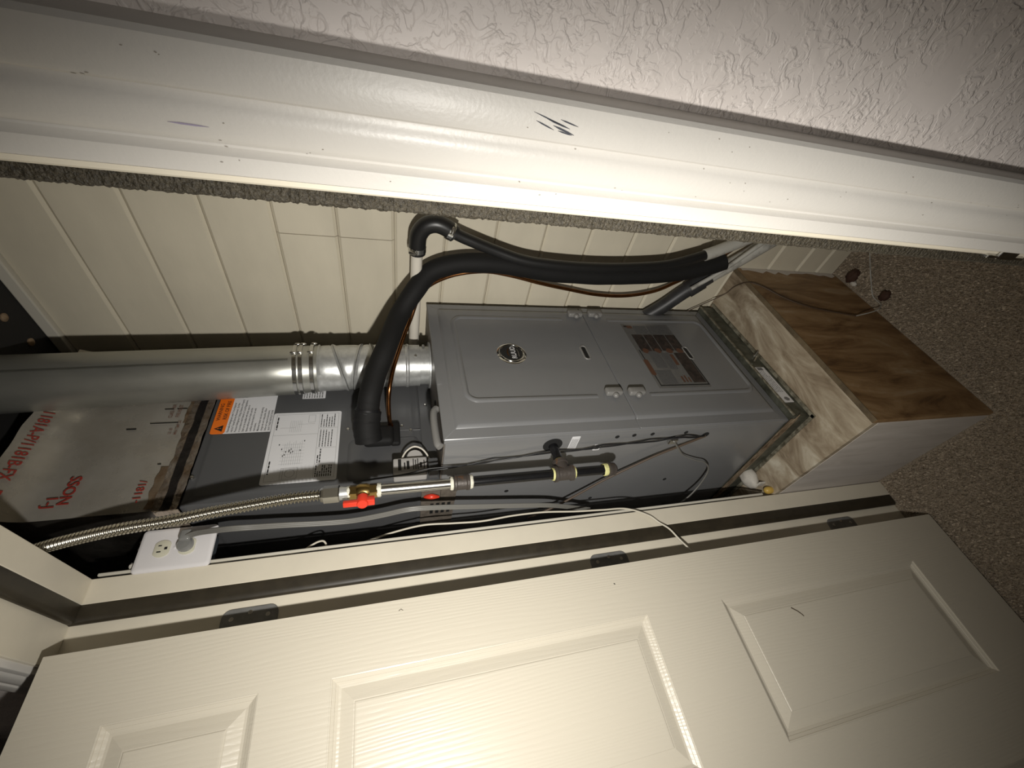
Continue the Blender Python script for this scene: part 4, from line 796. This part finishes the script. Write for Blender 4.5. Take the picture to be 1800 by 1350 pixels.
bm = nb(); lathe(bm, gz(1.049), gz(1.01), [(0, 0.0145), (0.001, 0.0165), (0.007, 0.0165), (0.010, 0.0150), (0.018, 0.0140), (0.022, 0.0100), (0.022, 0.0005)], 20); obj('drip_cap', bm, 'iron_fitting', ga, 35)

# ================================================================== OUTLET, PLUG AND CORDS
ou = thing('wall_outlet', 'white duplex power outlet fixed beside the hinge jamb', 'outlet', (-0.062, 0.18, 1.94))
bm = nb(); box(bm, (-0.115, 0.1405, 1.885), (-0.0632, 0.214, 1.996), bev=0.004); obj('outlet_box', bm, 'box_blue_grey', ou)
fX = lambda a, b, h: Vector((-0.0625 + h, a, b))
bm = nb(); rings_panel(bm, (0.1365, 0.2225, 1.8735, 2.0045), [(0, 0.0, 0.007), (0.0008, 0.0028, 0.007), (0.004, 0.0045, 0.006), (0.007, 0.0050, 0.005)], fX, 5, back=-0.0005); opl = obj('cover_plate', bm, 'plate_white', ou, 40)
for yc, zc in ((0.1795, 1.9625), (0.1795, 1.9195)):
    bm = nb(); V = []
    for k in range(32):
        a = 2 * math.pi * k / 32; V.append((max(-0.0172, min(0.0172, 0.0172 * math.cos(a))), max(-0.0135, min(0.0135, 0.0172 * math.sin(a)))))
    A = [bm.verts.new(fX(yc + p, zc + q, 0.0045)) for p, q in V]; B = [bm.verts.new(fX(yc + p, zc + q, 0.0066)) for p, q in V]; Cc = [bm.verts.new(fX(yc + p * 0.94, zc + q * 0.94, 0.0070)) for p, q in V]
    for X_, Y_ in ((A, B), (B, Cc)):
        for k in range(32): X_[k], bm.faces.new((X_[k], X_[(k + 1) % 32], Y_[(k + 1) % 32], Y_[k]))
    bm.faces.new(Cc); rcp = obj('receptacle', bm, 'receptacle_ivory', ou, 40)
    bm = nb()
    for (y0, y1, z0, z1) in ((-0.0075, -0.0050, 0.0005, 0.0075), (0.0050, 0.0072, 0.0015, 0.0072), (-0.0026, 0.0026, -0.0092, -0.0042)): box(bm, (-0.0625 + 0.0066, yc + y0, zc + z0), (-0.0625 + 0.0073, yc + y1, zc + z1))
    obj('slot', bm, 'dark_hole', rcp)
bm = nb(); lathe(bm, fX(0.1795, 1.941, 0.0048), fX(0.1795, 1.941, 0.01), [(0, 0.0032), (0.001, 0.0030), (0.0014, 0.0015)], 12); obj('screw', bm, 'plate_white', ou, 40)
bm = nb()
for k in range(7): ball(bm, (-0.085 + 0.01 * random.random(), 0.205 - 0.012 * k + 0.004 * random.random(), 2.006 + 0.006 * random.random()), 0.006 + 0.003 * random.random(), I4, (1, 1, 1), 1)
obj('plaster_crumb', bm, 'putty_white', ou, label='white plaster crumbs behind the plate')
pc = thing('power_cord', 'grey flat power cord and angled plug in the lower receptacle', 'power cord', (-0.05, 0.18, 1.92))
bm = nb(); lathe(bm, fX(0.180, 1.921, 0.0073), fX(0.180, 1.921, 0.05), [(0, 0.0130), (0.004, 0.0145), (0.010, 0.0140), (0.014, 0.0110), (0.015, 0.0005)], 24); box(bm, (-0.0545, 0.184, 1.912), (-0.036, 0.208, 1.932), bev=0.005, seg=3); obj('plug', bm, 'plug_grey', pc, 45)
cpath = [Vector((-0.042, 0.192, 1.922)), Vector((-0.030, 0.193, 1.895)), G(-0.168, -0.060, 1.833), G(-0.172, -0.060, 1.785), G(-0.177, -0.060, 1.734), G(-0.186, -0.060, 1.665), G(-0.189, -0.060, 1.603), G(-0.178, -0.060, 1.54), G(-0.165, -0.060, 1.483), G(-0.170, -0.060, 1.421), G(-0.188, -0.060, 1.314), G(-0.214, -0.060, 1.165), G(-0.24, -0.056, 1.10), G(-0.29, -0.05, 1.00)]
for k in (-1, 0, 1):
    bm = nb(); sweep(bm, [p + Vector((0.0022, 0.0016, 0)) * k * 1.35 for p in spline(cpath, 6)], 0.0026, 8); obj('conductor', bm, 'cord_grey', pc, 60)

def onS(n, z, h): return G(n, -h, z)
bm = nb(); wire = thing('flat_grey_cable', 'flat grey cable hanging from the clip on the furnace side', 'cable', onS(-0.05, 0.80, 0.01)); bm.free()
cp = [onS(-0.050, 0.833, 0.012), onS(-0.075, 0.810, 0.014), onS(-0.105, 0.780, 0.018), onS(-0.125, 0.735, 0.024), onS(-0.140, 0.695, 0.026), onS(-0.175, 0.665, 0.030), onS(-0.225, 0.665, 0.040), onS(-0.270, 0.690, 0.055), onS(-0.33, 0.72, 0.06)]
for k in (-1, 0, 1):
    bm = nb(); sweep(bm, [p + Vector((0.0012, -0.0005, 0.0018)) * k * 1.3 for p in spline(cp, 6)], 0.0018, 8); obj('conductor', bm, 'cord_grey', wire, 60)
bm = nb(); box(bm, (-0.062, -0.011, 0.822), (-0.044, -0.0022, 0.846), Mb, bev=0.002); obj('cable_clip', bm, 'steel', wire)
# twisted black low-voltage wires
bw = thing('black_wire_pair', 'twisted pair of thin black wires along the furnace side', 'wire', onS(-0.05, 0.9, 0.006))
base = [(-0.14, 1.60, -0.005), (-0.10, 1.50, 0.010), (-0.085, 1.42, 0.012), (-0.082, 1.33, 0.006), (-0.075, 1.27, 0.005), (-0.062, 1.18, 0.006), (-0.060, 1.10, 0.006), (-0.055, 1.04, 0.006), (-0.048, 0.97, 0.006), (-0.045, 0.90, 0.006), (-0.036, 0.84, 0.007), (-0.038, 0.79, 0.006), (-0.0453, 0.737, 0.004)]
for ph in (0, math.pi):
    q = spline([onS(n, z, h) for n, z, h in base], 8); o_ = []
    for i, p in enumerate(q):
        tw = i * 0.22 + ph; env = min(1, i / 10, (len(q) - 1 - i) / 4); am = 0.004 + 0.005 * abs(noise.noise(Vector((i * 0.06, 4, 0)))); o_.append(p + (FN * math.cos(tw) * am + FU * -abs(math.sin(tw)) * 0.003) * env)
    bm = nb(); sweep(bm, o_, 0.0016, 7); obj('conductor', bm, 'wire_black', bw, 60)
tw_ = spline([onS(-0.0453, 0.737, 0.004), onS(-0.072, 0.80, 0.010), onS(-0.105, 0.865, 0.014), onS(-0.150, 0.93, 0.018), onS(-0.19, 0.985, 0.022), onS(-0.235, 1.04, 0.028), onS(-0.28, 1.10, 0.035), onS(-0.32, 1.17, 0.04)], 7)
bm = nb(); sweep(bm, tw_, 0.0030, 8); top('brown_cable', bm, 'wire_brown', 'brown sheathed cable slanting across the furnace side', 'cable', 60)
# white thermostat wire draped over the hinge jamb
wp = [(-0.115, 0.165, 1.59), (-0.10, 0.175, 1.52), (-0.085, 0.178, 1.45), (-0.080, 0.172, 1.38), (-0.078, 0.168, 1.31), (-0.076, 0.172, 1.23), (-0.072, 0.170, 1.15), (-0.066, 0.160, 1.07), (-0.058, 0.152, 0.997), (-0.0545, 0.146, 0.931), (-0.0570, 0.123, 0.875), (-0.0565, 0.100, 0.853), (-0.052, 0.079, 0.835), (-0.052, 0.050, 0.820), (-0.045, 0.015, 0.806)]
bm = nb(); sweep(bm, spline(wp, 7), 0.0024, 8); top('white_wire', bm, 'wire_white', 'thin white wire draped across the hinge jamb', 'wire', 60)
wq = [(-0.09, 0.150, 1.88), (-0.088, 0.146, 1.84), (-0.086, 0.146, 1.79), (-0.086, 0.150, 1.74), (-0.088, 0.153, 1.71), (-0.085, 0.160, 1.695), (-0.082, 0.166, 1.680), (-0.080, 0.166, 1.668), (-0.082, 0.158, 1.662), (-0.085, 0.150, 1.664)]
bm = nb(); sweep(bm, spline(wq, 6), 0.0022, 8); top('looped_wire', bm, 'wire_white', 'short white wire ending in a loop below the outlet', 'wire', 60)

# ================================================================== SMALL THINGS
bm = nb(); ball(bm, (-0.098, 0.215, 0.450), 0.031, I4, (0.85, 1.15, 0.70), 3)
for v in bm.verts: v.co += (v.co - Vector((-0.098, 0.215, 0.447))).normalized() * 0.006 * noise.noise(v.co * 60)
pg = top('putty_lump', bm, 'putty_white', 'lump of white putty on the platform beside the jamb', 'putty', 60)
bm = nb(); box(bm, (-0.090, 0.180, 0.430), (-0.070, 0.186, 0.452), bev=0.002); obj('flake', bm, 'putty_white', pg)
bm = nb(); lathe(bm, (-0.071, 0.157, 0.4292), (-0.071, 0.157, 0.47), [(0, 0.0105), (0.006, 0.0115), (0.014, 0.0110), (0.020, 0.0080), (0.023, 0.0035), (0.0235, 0.0005)], 14); top('yellow_wire_nut', bm, 'yellow_plastic', 'yellow plastic wire nut at the platform edge by the jamb', 'wire nut', 50)
wf_ = [(0.115, 0.735, 0.56), (0.165, 0.735, 0.49), (0.215, 0.73, 0.4335), (0.255, 0.715, 0.4325), (0.29, 0.690, 0.4325), (0.306, 0.668, 0.428), (0.309, 0.640, 0.400), (0.307, 0.600, 0.362), (0.306, 0.560, 0.300), (0.306, 0.537, 0.220), (0.309, 0.515, 0.140), (0.325, 0.522, 0.070), (0.330, 0.545, 0.025), (0.327, 0.575, 0.011), (0.332, 0.600, 0.009), (0.372, 0.652, 0.009), (0.417, 0.705, 0.009), (0.46, 0.75, 0.009)]
bm = nb(); sweep(bm, spline(wf_[:11], 6), 0.0016, 7); tw2 = thing('thin_cable', 'thin dark cable trailing over the plywood front onto the carpet', 'cable', (0.3, 0.6, 0.0)); obj('dark_run', bm, 'wire_brown', tw2, 60)
bm = nb(); sweep(bm, spline(wf_[10:], 6), 0.0018, 7); obj('pale_run', bm, 'pvc_grey', tw2, 60)
def lump(name, c, r, sc, m, label, amp=0.35):
    bm = nb(); ball(bm, (0, 0, 0), 1, I4, (1, 1, 1), 3)
    for v in bm.verts:
        k = 1 + amp * noise.noise(v.co * 2.2 + Vector(c) * 40); v.co = Vector(c) + Vector([v.co[i] * k * r * sc[i] for i in range(3)])
    return top(name, bm, m, label, 'debris', 60)
lump('dark_clump', (0.338, 0.690, 0.016), 0.018, (1.3, 0.9, 0.8), 'debris_brown', 'dark brown clump of debris on the carpet near the wall')
lump('dark_scrap', (0.352, 0.566, 0.013), 0.015, (1.2, 0.9, 0.7), 'debris_brown', 'dark scrap on the carpet right beside the thin cable')
lump('plaster_chip', (0.322, 0.672, 0.012), 0.010, (0.8, 1.3, 0.7), 'putty_white', 'pale plaster chip between the dark clump and the platform')
